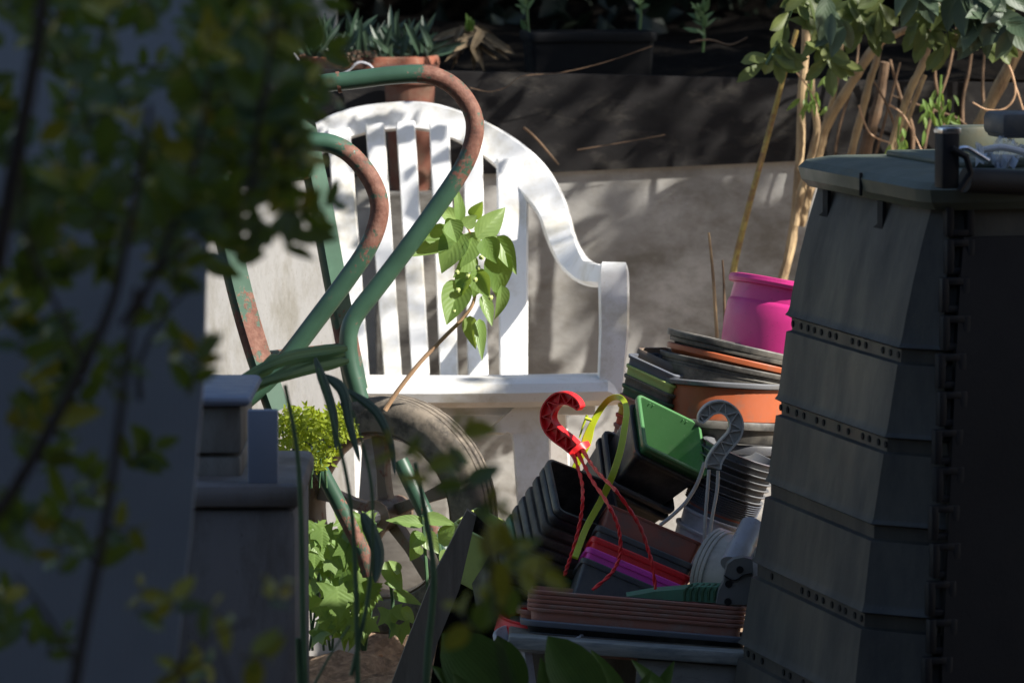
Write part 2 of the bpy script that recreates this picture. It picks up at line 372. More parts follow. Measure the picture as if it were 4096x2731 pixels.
EX, EY, EZ = Vector((1, 0, 0)), Vector((0, 1, 0)), Vector((0, 0, 1))
# ------------------------------------------------------------------ world and light
SUN = nz(Vector((.77, -.395, .66)))
w = bpy.data.worlds.new('World'); sc.world = w; w.use_nodes = True
bg = w.node_tree.nodes['Background']; sky = w.node_tree.nodes.new('ShaderNodeTexSky'); sky.sky_type = 'NISHITA'; sky.sun_disc = False
el = math.asin(SUN.z); az = math.atan2(SUN.x, SUN.y)
sky.sun_elevation = el; sky.sun_rotation = az
w.node_tree.links.new(sky.outputs[0], bg.inputs[0]); bg.inputs[1].default_value = .075
sl = bpy.data.lights.new('sun', 'SUN'); sl.energy = 5.0; sl.angle = math.radians(.5); sl.color = (1, .95, .88)
so = bpy.data.objects.new('sun', sl); COL.objects.link(so); so.rotation_euler = (-SUN).to_track_quat('-Z', 'Y').to_euler()
sc.view_settings.view_transform = 'Standard'; sc.view_settings.look = 'None'; sc.view_settings.exposure = .95; sc.view_settings.gamma = 1
sc.cycles.use_denoising = True
sc.cycles.max_bounces = 8; sc.cycles.sample_clamp_indirect = 6
# ------------------------------------------------------------------ ground
G0 = .08
def gz(x, y):
    m = .03*math.exp(-((x+.17)**2/.06+(y-5.6)**2/.12))
    return G0+m
def ground():
    b = MB(); xs = [-200, -60, -20, -8, -4, -2]+[-1.2+.02*i for i in range(121)]+[2, 4, 8, 20, 60, 200]
    ys = [-200, -60, -20, -8, -4, -1, 1, 2, 3, 3.6, 4]+[4.2+.02*i for i in range(121)]+[6.7, 7, 9, 12, 20, 60, 200]
    r = random.Random(3); idx = {}
    for j, y in enumerate(ys):
        for i, x in enumerate(xs):
            fine = -1.2 < x < 1.2 and 4.2 < y < 6.6
            z = gz(x, y)+(r.uniform(-.011, .011)+.012*math.sin(31*x+7*y)*math.sin(23*y-9*x) if fine else 0)
            idx[i, j] = len(b.v); b.v.append(Vector((x, y, z)))
    for j in range(len(ys)-1):
        for i in range(len(xs)-1): b.f.append((idx[i, j], idx[i+1, j], idx[i+1, j+1], idx[i, j+1]))
    o = b.build('ground', mt['soil'], smooth=50); tag(o, 'bare brown garden soil under the truck and chair', 'ground', kind='structure')
    b = MB(); n = 60
    for j in range(31):
        for i in range(n+1):
            x = -2.5+5*i/n; y = 6.64+2.6*j/30
            b.v.append(Vector((x, y, .795+.02*math.sin(9*x+5*y)+r.uniform(-.012, .012)+.06*(j/30))))
    for j in range(30):
        for i in range(n):
            a = j*(n+1)+i; b.f.append((a, a+1, a+n+2, a+n+1))
    o = b.build('soil', mt['darksoil'], smooth=50); tag(o, 'dark soil of the raised bed behind the black board', 'soil', kind='structure')
ground()
# ------------------------------------------------------------------ boards and wall behind
def board(name, label, cat, boxes, mat, Y, th, group=None):
    b = MB()
    for q in boxes: b.slab(*q, Y, th)
    o = b.build(name, mat, loc=P((boxes[0][0]+boxes[0][2])/2, boxes[0][3], Y)); return tag(o, label, cat, group)
def quadslab(px4, Y, th, name, mat, label, cat):
    b = MB(); p = [P(x, y, Y) for x, y in px4]
    b.poly([(q.x-p[0].x, q.z-p[0].z) for q in p], (p[0]+Vector((0, th/2, 0)), EX, EY, EZ), th)
    o = b.build(name, mat, loc=p[0]); return tag(o, label, cat)
quadslab([(900, 268), (1800, 285), (2960, 312), (4500, 340), (4500, 630), (3190, 645), (2200, 690), (900, 720)], 6.524, .008, 'edging_board', mt['blackboard'], 'black scuffed edging board along the top of the raised bed', 'board')
quadslab([(900, 640), (4500, 600), (4500, 2700), (900, 2700)], 6.535, .03, 'retaining_board', mt['greyboard'], 'grey weathered board standing below the black edging board', 'board')
quadslab([(1190, -300), (1345, -300), (1335, 250), (1200, 262)], 7.0, .12, 'stone_post', mt['stone'], 'pale stone post behind the succulent bowl', 'post')
# ------------------------------------------------------------------ hedge behind, then unseen tree, house and hedges added to throw shade
def leafcloud(b, n, fn, size, r, prof='oval', seg=2):
    for _ in range(n):
        c = fn(r); d = nz(Vector((r.gauss(0, 1), r.gauss(0, 1), r.gauss(0, 1)))); L = size*r.uniform(.6, 1.3)
        nn = nz(Vector((r.gauss(0, 1), r.gauss(0, 1), r.gauss(0, 1)+.6)))
        b.leaf(c, c+d*L, nn, L*.55, prof, seg=seg)
r = random.Random(11)
t = thing('hedge', 'dark evergreen hedge filling the shade behind the raised bed', 'hedge', (0, 8.6, .8))
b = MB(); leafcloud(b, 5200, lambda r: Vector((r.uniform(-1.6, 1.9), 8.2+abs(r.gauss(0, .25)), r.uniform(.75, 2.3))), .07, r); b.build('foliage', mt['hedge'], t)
b = MB(); b.rbox(Vector((0, 9.3, 1.6)), EX, EY, EZ, 3, .5, .9, .2); b.build('hedge_core', mt['darksoil'], t)  # solid dark box filling the hedge behind its leaves
t = thing('unseen_shade_tree', 'unseen tree with a crown shaped to dapple the chair, boards and bed', 'tree', (2.6, 5.6, .08))  # tree out of view, crown shaped along the sun's rays for dapples
b = MB()
def crownpt(r):
    while True:
        p = Vector((r.uniform(-1, 1), r.uniform(-1, 1), r.uniform(-1, 1)))
        if p.length < 1: return p
TREE_N = 1
CH = []
def crown(b, tgt, dist, rad, n, size, r, clumps=0):
    c = Vector(tgt)+SUN*dist
    if clumps:
        cs = [c+Vector([a*b_ for a, b_ in zip(crownpt(r), rad)]) for _ in range(clumps)]
        for q in cs:
            k = n//clumps
            leafcloud(b, k, lambda r: q+Vector((r.gauss(0, 1), r.gauss(0, 1), r.gauss(0, 1)))*.085, size, r)
    else:
        leafcloud(b, n, lambda r: c+Vector([a*b_ for a, b_ in zip(crownpt(r), rad)]), size, r)
# unseen leaf clumps placed sunward of chair, boards and bed to shade them
crown(b, (-.02, 6.2, .70), 2.8, (.42, .35, .22), 230, .04, r, 50)
crown(b, (-.02, 6.2, .70), 3.0, (.42, .35, .22), 180, .04, r)
crown(b, (.06, 6.55, .63), 2.4, (.40, .25, .11), 150, .045, r, 34)
crown(b, (.16, 6.55, .655), 2.6, (.30, .2, .05), 110, .035, r)
crown(b, (0, 6.52, .76), 2.8, (.60, .25, .08), 190, .045, r, 40)
crown(b, (.135, 5.79, .52), 2.4, (.05, .05, .09), 70, .045, r)
crown(b, (.03, 5.8, .38), 2.2, (.12, .08, .075), 300, .05, r)
crown(b, (.1, 7.0, .99), 3.3, (.8, .2, .12), 1500, .07, r)
crown(b, (.2, 6.85, .82), 3.3, (.75, .2, .05), 900, .065, r)
crown(b, (-.1, 7.7, 1.15), 3.6, (1.5, .9, .40), 5000, .085, r, 160)
b.build('crown', mt['tree'], t)
b = MB(); b.tube(cr([(2.9, 5.6, .05), (2.85, 5.6, 1.0), (2.7, 5.55, 1.8), (2.4, 5.4, 2.5)], 5), [.09-.0025*i for i in range(16)], 10)
b.tube(cr([(2.75, 5.57, 1.6), (2.5, 5.9, 2.2), (2.4, 6.4, 2.7)], 5), [.05-.003*i for i in range(11)], 8); b.build('trunk', mt['canebrown'], t)
SHC = 5.03; SHX = 2.2; SHY = SHC-.5*3.4
t = thing('unseen_house', 'unseen dark board-clad house added beyond the right edge to shade the foreground', 'house', (SHX+.6, SHY-2.3, .08))  # added out of view to keep the foreground in shade
b = MB(); b.rbox(Vector((SHX+.6, SHY-2.3, 2.5)), EX, EY, EZ, .6, 2.3, 2.45, .01); b.build('wall', mt['shed'], t)
b = MB(); b.poly([(-.64, 0), (0, .4), (.64, 0), (.64, .05), (0, .45), (-.64, .05)], (Vector((SHX+.6, SHY-2.32, 4.95)), EX, EY, EZ), 4.6); b.build('roof', mt['shed'], t)
t = thing('unseen_rear_hedge', 'unseen dark hedge added behind the viewer to close off the sky', 'hedge', (0, -2.2, .08))  # added out of view to darken the side of the bin facing the camera
b = MB(); leafcloud(b, 2500, lambda r: Vector((r.uniform(-1.3, 4.4), -1.7+abs(r.gauss(0, .2)), r.uniform(.1, 2.8))), .12, r); b.build('foliage', mt['hedge'], t)
b = MB(); b.rbox(Vector((1.5, -2.3, 1.4)), EX, EY, EZ, 2.9, .5, 1.3, .1); b.build('hedge_core', mt['darksoil'], t)
t = thing('unseen_side_hedge', 'unseen dark hedge added beyond the left edge to close off the sky', 'hedge', (-1.5, .6, .08))  # added out of view to block sky light from the left
b = MB(); leafcloud(b, 1700, lambda r: Vector((-1.15-abs(r.gauss(0, .2)), r.uniform(-1.8, 3.2), r.uniform(.1, 2.0))), .12, r); b.build('foliage', mt['hedge'], t)
b = MB(); b.rbox(Vector((-1.7, .7, 1.0)), EX, EY, EZ, .45, 2.4, .9, .1); b.build('hedge_core', mt['darksoil'], t)
# ------------------------------------------------------------------ white monobloc chair
CX, CY = -.095, 5.78
def bY(y): return 6.13+(1500-y)*.00016
t = thing('garden_chair', 'white plastic armchair with slatted back standing in dappled sun', 'chair', (CX, 5.95, G0))
b = MB()
arch = [(985, 960, 6.2, 112), (1015, 860, 6.22, 116), (1075, 740, 6.25, 120), (1165, 640, 6.27, 122), (1290, 545, 6.29, 120), (1420, 490, 6.3, 116), (1560, 468, 6.31, 114), (1700, 467, 6.31, 114), (1840, 508, 6.3, 120), (1960, 570, 6.29, 130), (2060, 645, 6.27, 145), (2140, 730, 6.25, 150), (2205, 830, 6.22, 128), (2243, 940, 6.19, 116)]
b.pxband(arch, .026, 6, .55)
tops = [(1355, 520), (1500, 500), (1622, 492), (1757, 500), (1890, 545), (2050, 640)]
bots = [(1435, 1560), (1576, 1560), (1687, 1560), (1799, 1560), (1914, 1560), (2055, 1560)]
wt = [92, 76, 76, 80, 76, 130]; wb = [95, 72, 72, 74, 84, 112]
for (tx, ty), (bx, by), a, c in zip(tops, bots, wt, wb):
    b.pxband([(tx+(bx-tx)*k/5, ty+(by-ty)*k/5, bY(ty+(by-ty)*k/5)-.006+.012*math.sin(math.pi*k/5), a+(c-a)*k/5) for k in range(6)], .016, 3, .5)
b.build('backrest', mt['white'], t)
def arm(path):
    b = MB(); b.pxband(path, .034, 6, .6); b.build('armrest', mt['white'], t)
b = MB(); b.pxband([(2225, 890, 6.2, 122), (2256, 980, 6.15, 114), (2298, 1050, 6.08, 106), (2352, 1090, 5.98, 92), (2420, 1104, 5.88, 84), (2450, 1108, 5.82, 80), (2460, 1110, 5.81, 76)], .036, 6, .6)
b.pxband([(2454, 1076, 5.802, 108), (2454, 1090, 5.80, 120), (2455, 1140, 5.798, 124), (2456, 1300, 5.79, 120), (2450, 1420, 5.785, 114), (2440, 1570, 5.78, 106)], .036, 4, .6); b.build('armrest', mt['white'], t)
arm([(1000, 890, 6.2, 122), (975, 985, 6.15, 112), (960, 1062, 6.08, 102), (975, 1103, 5.98, 92), (1000, 1118, 5.88, 84), (1018, 1140, 5.83, 112), (1024, 1185, 5.80, 124), (1024, 1300, 5.79, 122), (1030, 1420, 5.785, 116), (1040, 1570, 5.78, 108)])
b = MB()
prof = [(5.81, .430), (5.775, .431), (5.757, .440), (5.752, .452), (5.758, .463), (5.775, .4695), (5.80, .470), (5.88, .462), (6.0, .443), (6.12, .424), (6.16, .418), (6.16, .405), (6.0, .428), (5.88, .446), (5.82, .452)]
prev = None
for k in range(25):
    s_ = k/24; x = -.335+.478*s_; e = min(s_, 1-s_); q = .012*max(0, 1-e/.03)**2 
    dip = .0035*math.sin(math.pi*s_)
    rg = b.ring([Vector((x, y+q, z-(q*.9 if z > .45 else 0)-dip)) for y, z in prof])
    if prev: b.skin(prev, rg)
    else: b.cap(rg, True)
    prev = rg
b.cap(prev); b.build('seat', mt['white'], t)
def leg(path, th=.03):
    b = MB(); b.pxband(path, th, 4, .4); b.build('leg', mt['white'], t)
leg([(2060, 1622, 5.81, 330), (2085, 1650, 5.81, 262), (2110, 1685, 5.81, 190), (2124, 1740, 5.81, 158), (2132, 1900, 5.80, 146), (2150, 2300, 5.78, 130), (2165, 2690, 5.76, 120)])
leg([(1455, 1622, 5.81, 330), (1420, 1650, 5.81, 262), (1390, 1685, 5.81, 190), (1376, 1740, 5.81, 158), (1368, 1900, 5.80, 146), (1350, 2300, 5.78, 130), (1335, 2690, 5.76, 120)])
leg([(2200, 1560, 6.13, 120), (2225, 1900, 6.17, 110), (2255, 2560, 6.24, 90)])
leg([(1230, 1560, 6.13, 120), (1205, 1900, 6.17, 110), (1175, 2560, 6.24, 90)])
b = MB(); b.pxband([(1100, 1638, 5.815, 46), (1700, 1640, 5.815, 44), (2380, 1636, 5.815, 46)], .02, 3, .4); b.build('apron', mt['white'], t)
# ------------------------------------------------------------------ pale sheet leaning behind the truck
b = MB(); q = [(700, 560), (1238, 560), (1300, 900), (1370, 1300), (1412, 1620), (1420, 1960), (1430, 2620), (640, 2620)]
p0 = P(700, 2620, 5.71)
b.poly([(P(x, y, 5.71).x-p0.x, P(x, y, 5.71).z-p0.z) for x, y in q], (p0, EX, EY, EZ), .008)
o = b.build('cement_sheet', mt['panel'], loc=p0); tag(o, 'pale grey cement sheet standing behind the green sack truck', 'sheet')
# ------------------------------------------------------------------ green sack truck
TY = 5.42
t = thing('sack_truck', 'old green tubular sack truck with rusty curled handles', 'sack truck', P(1300, 2480, 5.35))
def loopwear(pts, rust):
    out = []
    for x, y in pts: out.append(max([0]+[max(0, 1-((x-a)**2+(y-c)**2)**.5/rad)*.75 for a, c, rad in rust]))
    return out
def handle(px, Y0, Y1, rad, rust, parent):
    q = cr(px, 8); n = len(q)
    b = MB(); b.tube([P(x, y, Y0+(Y1-Y0)*i/(n-1)) for i, (x, y) in enumerate(q)], rad, 14, wear=loopwear(q, rust))
    return b.build('handle', mt['greenpaint'], parent, smooth=60)
h = handle([(1195, 400), (1220, 358), (1300, 334), (1400, 323), (1560, 303), (1690, 297), (1770, 318), (1838, 368), (1885, 440), (1900, 510), (1886, 590), (1852, 670), (1795, 760), (1700, 895), (1600, 1030), (1500, 1160), (1430, 1250), (1400, 1310), (1393, 1380), (1402, 1460), (1425, 1545), (1440, 1600)], 5.42, 5.40, .0112,
       [(1850, 390, 200), (1905, 560, 230), (1790, 320, 150)], t)
b = MB(); b.tube([P(1348, 331, 5.42), P(1362, 329, 5.42)], .0132, 14, wear=[.5, .5]); b.build('weld_collar', mt['greenpaint'], h)
NEAR = 5.27
handle([(850, 640), (868, 604), (950, 582), (1100, 572), (1270, 568), (1360, 590), (1430, 645), (1490, 730), (1518, 820), (1505, 910), (1460, 1010), (1370, 1140), (1250, 1300), (1150, 1430), (1060, 1530), (980, 1600)], NEAR, NEAR-.01, .0112,
       [(1480, 740, 190), (1525, 850, 210), (1420, 640, 100)], t)
def rail(px, Y, w, parent, rust=()):
    b = MB(); q = cr(px, 5); cs = [P(x, y, Y) for x, y in q]; n = len(q)
    wv = []; tv = []
    for i in range(n):
        tt = nz(cs[min(i+1, n-1)]-cs[max(i-1, 0)]); wd = nz(tt.cross(-FW)); nn = wd.cross(tt)
        ax = nz(wd*.8+nn*.6); ay = nz(ax.cross(tt)); wv.append(ax*(M(w, Y)/2)); tv.append(ay*.008)
    b.band(cs, wv, tv, .5, wear=loopwear(q, rust)); return b.build('rail', mt['greenpaint'], parent)
rail([(1195, 390), (1228, 560), (1280, 800), (1335, 1100), (1390, 1380), (1425, 1560)], 5.44, 88, t, [(1380, 1350, 160)])
rail([(850, 620), (872, 760), (912, 960), (968, 1200), (1036, 1430), (1110, 1640)], NEAR, 96, t, [(1010, 1330, 190)])
b = MB(); b.tube([P(1240, 1800, 5.29), P(1340, 1985, 5.3), P(1450, 2200, 5.3), P(1480, 2300, 5.3)], .0095, 12, wear=[0, .1, .5, .6]); b.build('axle_strut', mt['greenpaint'], t)
b = MB(); b.tube([P(1600, 1840, 5.45), P(1700, 2050, 5.44), P(1790, 2240, 5.43)], .010, 12, wear=[0, .2, .3]); b.build('axle_strut', mt['greenpaint'], t)
for yy, x0, x1 in ((690, 858, 1246), (1395, 1020, 1388)):
    b = MB(); b.tube([P(x0, yy+40, NEAR), P(x1, yy, 5.44)], .008, 10, wear=[.3, .3]); b.build('crossbar', mt['greenpaint'], t)
def wheel(cpx, cpy, Y, rad, parent, axle):
    c = P(cpx, cpy, Y); a = nz(axle); x = nz(EZ.cross(a)); y = a.cross(x); 
    b = MB(); prof = [(.69, .7), (.71, .95), (.85, 1.06), (.95, .95), (.992, .72), (1.0, .5), (.985, .46), (.985, .40), (1.0, .36), (1.0, .10), (.985, .06), (.985, -.06), (1.0, -.10), (1.0, -.36), (.985, -.40), (.985, -.46), (1.0, -.5), (.992, -.72), (.95, -.95), (.85, -1.06), (.71, -.95), (.69, -.7)]
    rings = []; N = 56
    for k in range(N):
        an = 2*math.pi*k/N; d = x*math.cos(an)+y*math.sin(an)
        rings.append(b.ring([c+d*(rad*p)+a*(q*.026) for p, q in prof]))
    for k in range(N): b.skin(rings[k], rings[(k+1) % N])
    wh = b.build('wheel', mt['rubber'], parent)
    b = MB(); rings = []
    pr = [(.70, .75), (.68, .8), (.66, .6), (.65, 0), (.66, -.6), (.68, -.8), (.70, -.75)]
    for k in range(40):
        d = x*math.cos(2*math.pi*k/40)+y*math.sin(2*math.pi*k/40); rings.append(b.ring([c+d*(rad*p)+a*(q*.026) for p, q in pr]))
    for k in range(40): b.skin(rings[k], rings[(k+1) % 40])
    b.tube([c-a*.03, c+a*.03], rad*.14, 16)
    for k in range(5):
        d = x*math.cos(2*math.pi*k/5+.4)+y*math.sin(2*math.pi*k/5+.4); n_ = a.cross(d)
        b.band([c+d*(rad*.11), c+d*(rad*.35), c+d*(rad*.67)], [n_*(rad*.055), n_*(rad*.04), n_*(rad*.07)], [a*.008]*3, .4)
    b.build('rim', mt['rim'], wh)
    b = MB(); b.tube([c-a*.05, c+a*.05], .009, 10); b.build('axle', mt['steel'], wh)
    return wh
AX = Vector((-.48, -.877, .0))
wheel(1548, 2055, 5.53, .148, t, AX)
# ------------------------------------------------------------------ compost bin
ca, sa = math.cos(math.radians(15.06)), math.sin(math.radians(15.06))
BX, BYv = Vector((ca, sa, 0)), Vector((-sa, ca, 0))
HB = .245; CF = .058
corner = Vector((.249, 4.9, 0))
BC = corner + BX*(HB) + BYv*(-(HB-CF)); BC.z = 0
t = thing('compost_bin', 'dark grey plastic compost bin with horizontal grooves and a greenish lid', 'compost bin', (BC.x, BC.y, G0))
grz = [.080, .165, .253, .344, .433, .522, .6135]
def boff(z):
    if z < .62: return -(z-.258)*.139
    u = (z-.62)/.16; return -.0503-.024*u-.013*u*u
def byo(z): return boff(z)*.62
crn = lambda z: CF if z < .45 else max(.012, CF-(z-.45)*.13)
prof = [(.03, boff(.03)-.01), (.04, boff(.04))]
for g in grz:
    prof += [(g-.017, boff(g-.017)), (g-.003, boff(g-.003)), (g-.0004, boff(g)), (g+.0015, boff(g)-.0050), (g+.0145, boff(g)-.0052), (g+.0175, boff(g)+.0004), (g+.0215, boff(g+.0215)+.0008), (g+.027, boff(g+.027))]
prof += [(.66, boff(.66)), (.70, boff(.70)), (.74, boff(.74)), (.775, boff(.775)), (.785, boff(.78)-.01)]
prof = [(z, o, crn(z), byo(z)+o-boff(z)) for z, o in prof]
b = MB(); b.loft((BC, BX, BYv, EZ), HB, HB, CF, prof, n=1); body = b.build('body', mt['bin'], t, smooth=22)
rb = random.Random(5)
for gi, g in enumerate(grz):
    xoff = HB+boff(g)-.0045
    for k in range(15):
        if gi == 4 or rb.random() < .22: continue
        y = -(HB-CF)+.02+(2*(HB-CF)-.04)*k/14+rb.uniform(-.004, .004)
        c = BC-BX*xoff+BYv*y+EZ*(g+.0085)
        b = MB(); b.loft((c, EZ, BYv, -BX), .0036, .0036, .0036, [(-.002, 0), (.0006, 0)], n=3); b.build('vent_hole', mt['hole'], body)
# clip slots under the lid
for yy in (.13, -.045):
    b = MB(); z = .752; c = BC-BX*(HB+boff(z)+.001)+BYv*yy+EZ*z
    b.poly([(-.006, .018), (.010, .018), (.010, -.012), (-.014, -.018), (-.022, -.012), (-.006, -.006)], (c, -BYv, BX, EZ), .004); b.build('clip_slot', mt['hole'], body)
# front door panel, hinge strip
b = MB(); prev = None
for z in [.05+.0365*i for i in range(20)]:
    o_ = HB+byo(min(z, .76)); 
    rg = b.ring([BC+BX*(-(HB-CF)+.012+boff(z)*-.5)-BYv*(o_+.001)+EZ*z, BC+BX*(HB-CF)-BYv*(o_+.001)+EZ*z, BC+BX*(HB-CF)-BYv*(o_+.010)+EZ*z, BC+BX*(-(HB-CF)+.012+boff(z)*-.5)-BYv*(o_+.010)+EZ*z])
    if prev: b.skin(prev, rg)
    else: b.cap(rg, True)
    prev = rg
b.cap(prev); dr = b.build('door_panel', mt['binshade'], t)
b = MB(); k = 0; z = .06
while z < .75:
    o_ = HB+byo(z+.02); c = BC+BX*(-(HB-CF)+.010-boff(z)*.5+(.003 if k % 2 else 0))-BYv*(o_+.004)+EZ*(z+.018)
    # open frame knuckle: two uprights and two bars
    for dx, dz, hx, hz in ((-.011, 0, .004, .0175), (.011, 0, .004, .0175), (0, .014, .009, .0035), (0, -.014, .009, .0035)):
        b.rbox(c+BX*dx+EZ*dz, BX, BYv, EZ, hx, .006, hz, .0012)
    z += .038; k += 1
b.build('hinge', mt['binshade'], t)
b = MB(); LZ = .775
b.loft((BC, BX, BYv, EZ), HB, HB, CF, [(LZ+z, boff(.775)+o, .03, byo(.775)+o) for z, o in ((-.004, -.012), (-.004, .012), (.004, .019), (.017, .022), (.024, .016), (.029, -.004), (.031, -.06), (.030, -.14))], n=2)
lid = b.build('lid', mt['lid'], t, smooth=25)
b = MB(); xo = HB+boff(.775)+.0215
b.rbox(BC-BX*xo-BYv*.02+EZ*(LZ+.011), BX, BYv, EZ, .0016, .0016, .012, .0005); b.build('lid_seam', mt['hole'], lid)
b = MB(); b.rbox(BC-BX*.01+BYv*.02+EZ*(LZ+.0335), BX, BYv, EZ, .09, .11, .0038, .003); b.build('lid_hatch', mt['lid'], lid)
LT = BC+EZ*(LZ+.034)
b = MB(); c = P(3788, 640, 4.47); b.rbox(c-EZ*.0, BX, BYv, EZ, .0095, .012, .028, .003)
b.tube([c+EZ*.012-BYv*.014+BX*.0, c+BX*.014-BYv*.016+EZ*.004, c+BX*.02-BYv*.014-EZ*.012, c+BX*.008-BYv*.013-EZ*.03], .0035, 8); b.build('latch', mt['binshade'], t)
b = MB(); b.rbox(c+EZ*.0295, BX, BYv, EZ, .0098, .0125, .003, .0012); b.build('latch_cap', mt['chrome'], t)
b = MB(); b.tube([P(3860, 720, 4.52), P(4160, 735, 4.56)], .0125, 12); b.build('door_roll', mt['binshade'], t)
# ------------------------------------------------------------------ pots
def frame(X, Z):
    Z = nz(Z); X = nz(X-Z*X.dot(Z)); return X, Z.cross(X), Z
def pot(name, label, o, X, Z, hx, hy, r, h, mat, taper=.012, lip=.007, lo=.0028, wall=.0016, group=None, cat='plant pot', inner=None, ridges=0, n=4, marks=0, rimmat=None):
    """o = centre of the mouth; Z points out of the mouth"""
    X, Yv, Z = frame(X, Z); base = o-Z*h
    t = thing(name, label, cat, base, group)
    off = lambda z: -taper*(1-z/h)
    fr = (base, X, Yv, Z); b = MB()
    pr = [(0, off(0)-.002), (.002, off(0))]
    if ridges:
        zz = [h-lip-.0035*(k+1) for k in range(ridges)][::-1]
        for z in zz: pr += [(z-.0006, off(z)), (z, off(z)+.0012), (z+.0016, off(z)+.0014)]
    pr += [(h-lip, off(h-lip))]
    b.loft(fr, hx, hy, r, pr, n=n, cap1=False)
    b.loft(fr, hx, hy, r, [(h-.001, -wall), (wall, off(0)-wall)], n=n, cap0=False)
    if marks:   # small moulded tabs inside the wall below the rim
        for s_ in (-1, 1):
            for k in (-.62, -.5, .5, .62):
                c = base+Z*(h-.009)+Yv*(s_*(hy-wall-.0006))+X*(hx*k); b.rbox(c, X, Yv, Z, .0006, .0006, .007, .0002)
    b.build('body', mat, t)
    b = MB(); b.loft(fr, hx, hy, r, [(h-lip, off(h-lip)-.0004), (h-lip, lo*.8), (h-lip*.75, lo), (h-lip*.2, lo+.0004), (h, lo-.0006), (h+.0001, -wall+.0004), (h-.0012, -wall)], n=n, cap0=False, cap1=False)
    b.build('rim', rimmat or mat, t); return t
def rnd_pot(name, label, o, Z, r, h, mat, **k):
    X = Vector((1, 0, 0)); return pot(name, label, o, X, Z, r, r, r, h, mat, n=8, **k)
# green square stack
Xg, Zg = V(.817, -.4, -.417), V(.573, .646, .503)
G = 'nested square pots lying in the middle of the pile'
og = P(2692, 1738, 5.22)
pot('square_pot', 'bright green square pot with its open mouth facing the viewer', og, Xg, Zg, .0435, .0435, .0055, .085, mt['green'], taper=.016, group=G, marks=1)
pot('square_pot', 'black square pot wrapped around the bright green one', og-Zg*.0155, Xg, Zg, .0435, .0435, .008, .085, mt['black'], taper=.012, group=G)
pot('square_pot', 'slate square pot with a thin rim near the end of the green stack', og-Zg*.066, Xg, Zg, .0445, .0445, .008, .080, mt['slate'], taper=.012, group=G)
pot('square_pot', 'black square pot at the low end of the green stack', og-Zg*.078, Xg, Zg, .0445, .0445, .008, .080, mt['black'], taper=.012, group=G)
# black square stack at the left
Xb, Zb = V(.83, -.34, -.44), V(.54, .683, .49)
ob = P(2343, 1985, 5.15); G = 'nested square pots leaning in a row to the left of the pile'
seq = [(0, 'black', 'black square pot with its dark empty mouth beside the red cords'), (.010, 'black', 'second black square pot behind the dark empty mouth'), (.024, 'brownblack', 'earth-stained black square pot third in the leaning row'),
       (.039, 'brownblack', 'earth-stained black square pot fourth in the leaning row'), (.053, 'blackdusty', 'dusty black square pot fifth in the leaning row'), (.066, 'brownblack', 'earth-stained black square pot sixth in the leaning row'),
       (.079, 'palegreen', 'pale green square pot wedged in the leaning row'), (.091, 'greyblue', 'blue-grey square pot next to the pale green one in the row'), (.101, 'slate', 'slate square pot near the left end of the leaning row'), (.113, 'blackdusty', 'dusty dark square pot at the left end of the leaning row')]
for d, m_, lb in seq:
    k = 1-d*1.0
    pot('square_pot', lb, ob-Zb*d*1.12+V(0, -.0, 0)*d, Xb, Zb, .0435*k, .0435*k, .008, .078*k, mt[m_], taper=.010, lip=.0095, lo=.0026, group=G)
pot('lime_pot', 'pale lime square pot catching the sun at the top of the leaning plank', P(1945, 2100, 5.24), V(.86, -.30, .4), V(.25, .85, .46), .028, .028, .004, .075, mt['limedull'], taper=.006, lip=.004, lo=.001)
# upright tilted stack: brown, black, red, magenta, grey
Xr, Zr = V(.92, -.39, 0), V(.38, .9, -.2); Yr = frame(Xr, Zr)[1]
om = P(2622, 2092, 5.08)+Yr*.057; G = 'tilted stack of coloured pots behind the terracotta troughs'
for d, m_, lb, hh in ((0, 'terrabrown', 'reddish brown pot at the top of the tilted stack', .085), (.027, 'slate', 'blue-black pot rim between the brown and the red pot', .08), (.041, 'red', 'bright red pot in the tilted stack', .075), (.0545, 'magenta', 'magenta pot under the red one in the tilted stack', .075), (.068, 'slate', 'dark grey pot at the foot of the tilted stack', .08)):
    s_ = .057+d*.04
    pot('stacked_pot', lb, om-nz(Zr)*d, Xr, Zr, s_, s_, .006, hh, mt[m_], taper=.008, lip=.0065 if d else .003, lo=.0025 if d else .001, group=G)
# leaning stack of square pots at the back
Xs, Zs = V(.79, -.365, .50), V(.3, .93, .2)
G = 'leaning stack of coloured square pots beside the saucers'
for k, (m_, lb) in enumerate([('greyblue', 'grey square pot near the top of the leaning coloured stack'), ('limedull', 'lime green square pot in the leaning coloured stack'), ('brownblack', 'dark brown square pot under the lime one'), ('dkgreen', 'dark green square pot in the leaning coloured stack'), ('terradull', 'dull brown square pot above the yellow one'), ('yellow', 'yellow square pot peeping out behind the lime strap'), ('orange', 'orange-red square pot under the yellow one'), ('terradull', 'dull brown square pot under the orange-red one'), ('whitepot', 'whitish square pot at the foot of the coloured stack')]):
    o_ = P(2668-8.6*k, 1456+39*k, 5.34)
    pot('square_pot', lb, o_, Xs, Zs, .0345, .0345, .006, .065, mt[m_], taper=.007, lip=.004, lo=.002, group=G, marks=0)
pot('square_pot', 'cream square pot lying open on top of the coloured stack', P(2702, 1432, 5.36), Xs, Zs, .0345, .0345, .006, .06, mt['beige'], taper=.006, lip=.012, lo=.001, group=G, rimmat=mt['taupe'])
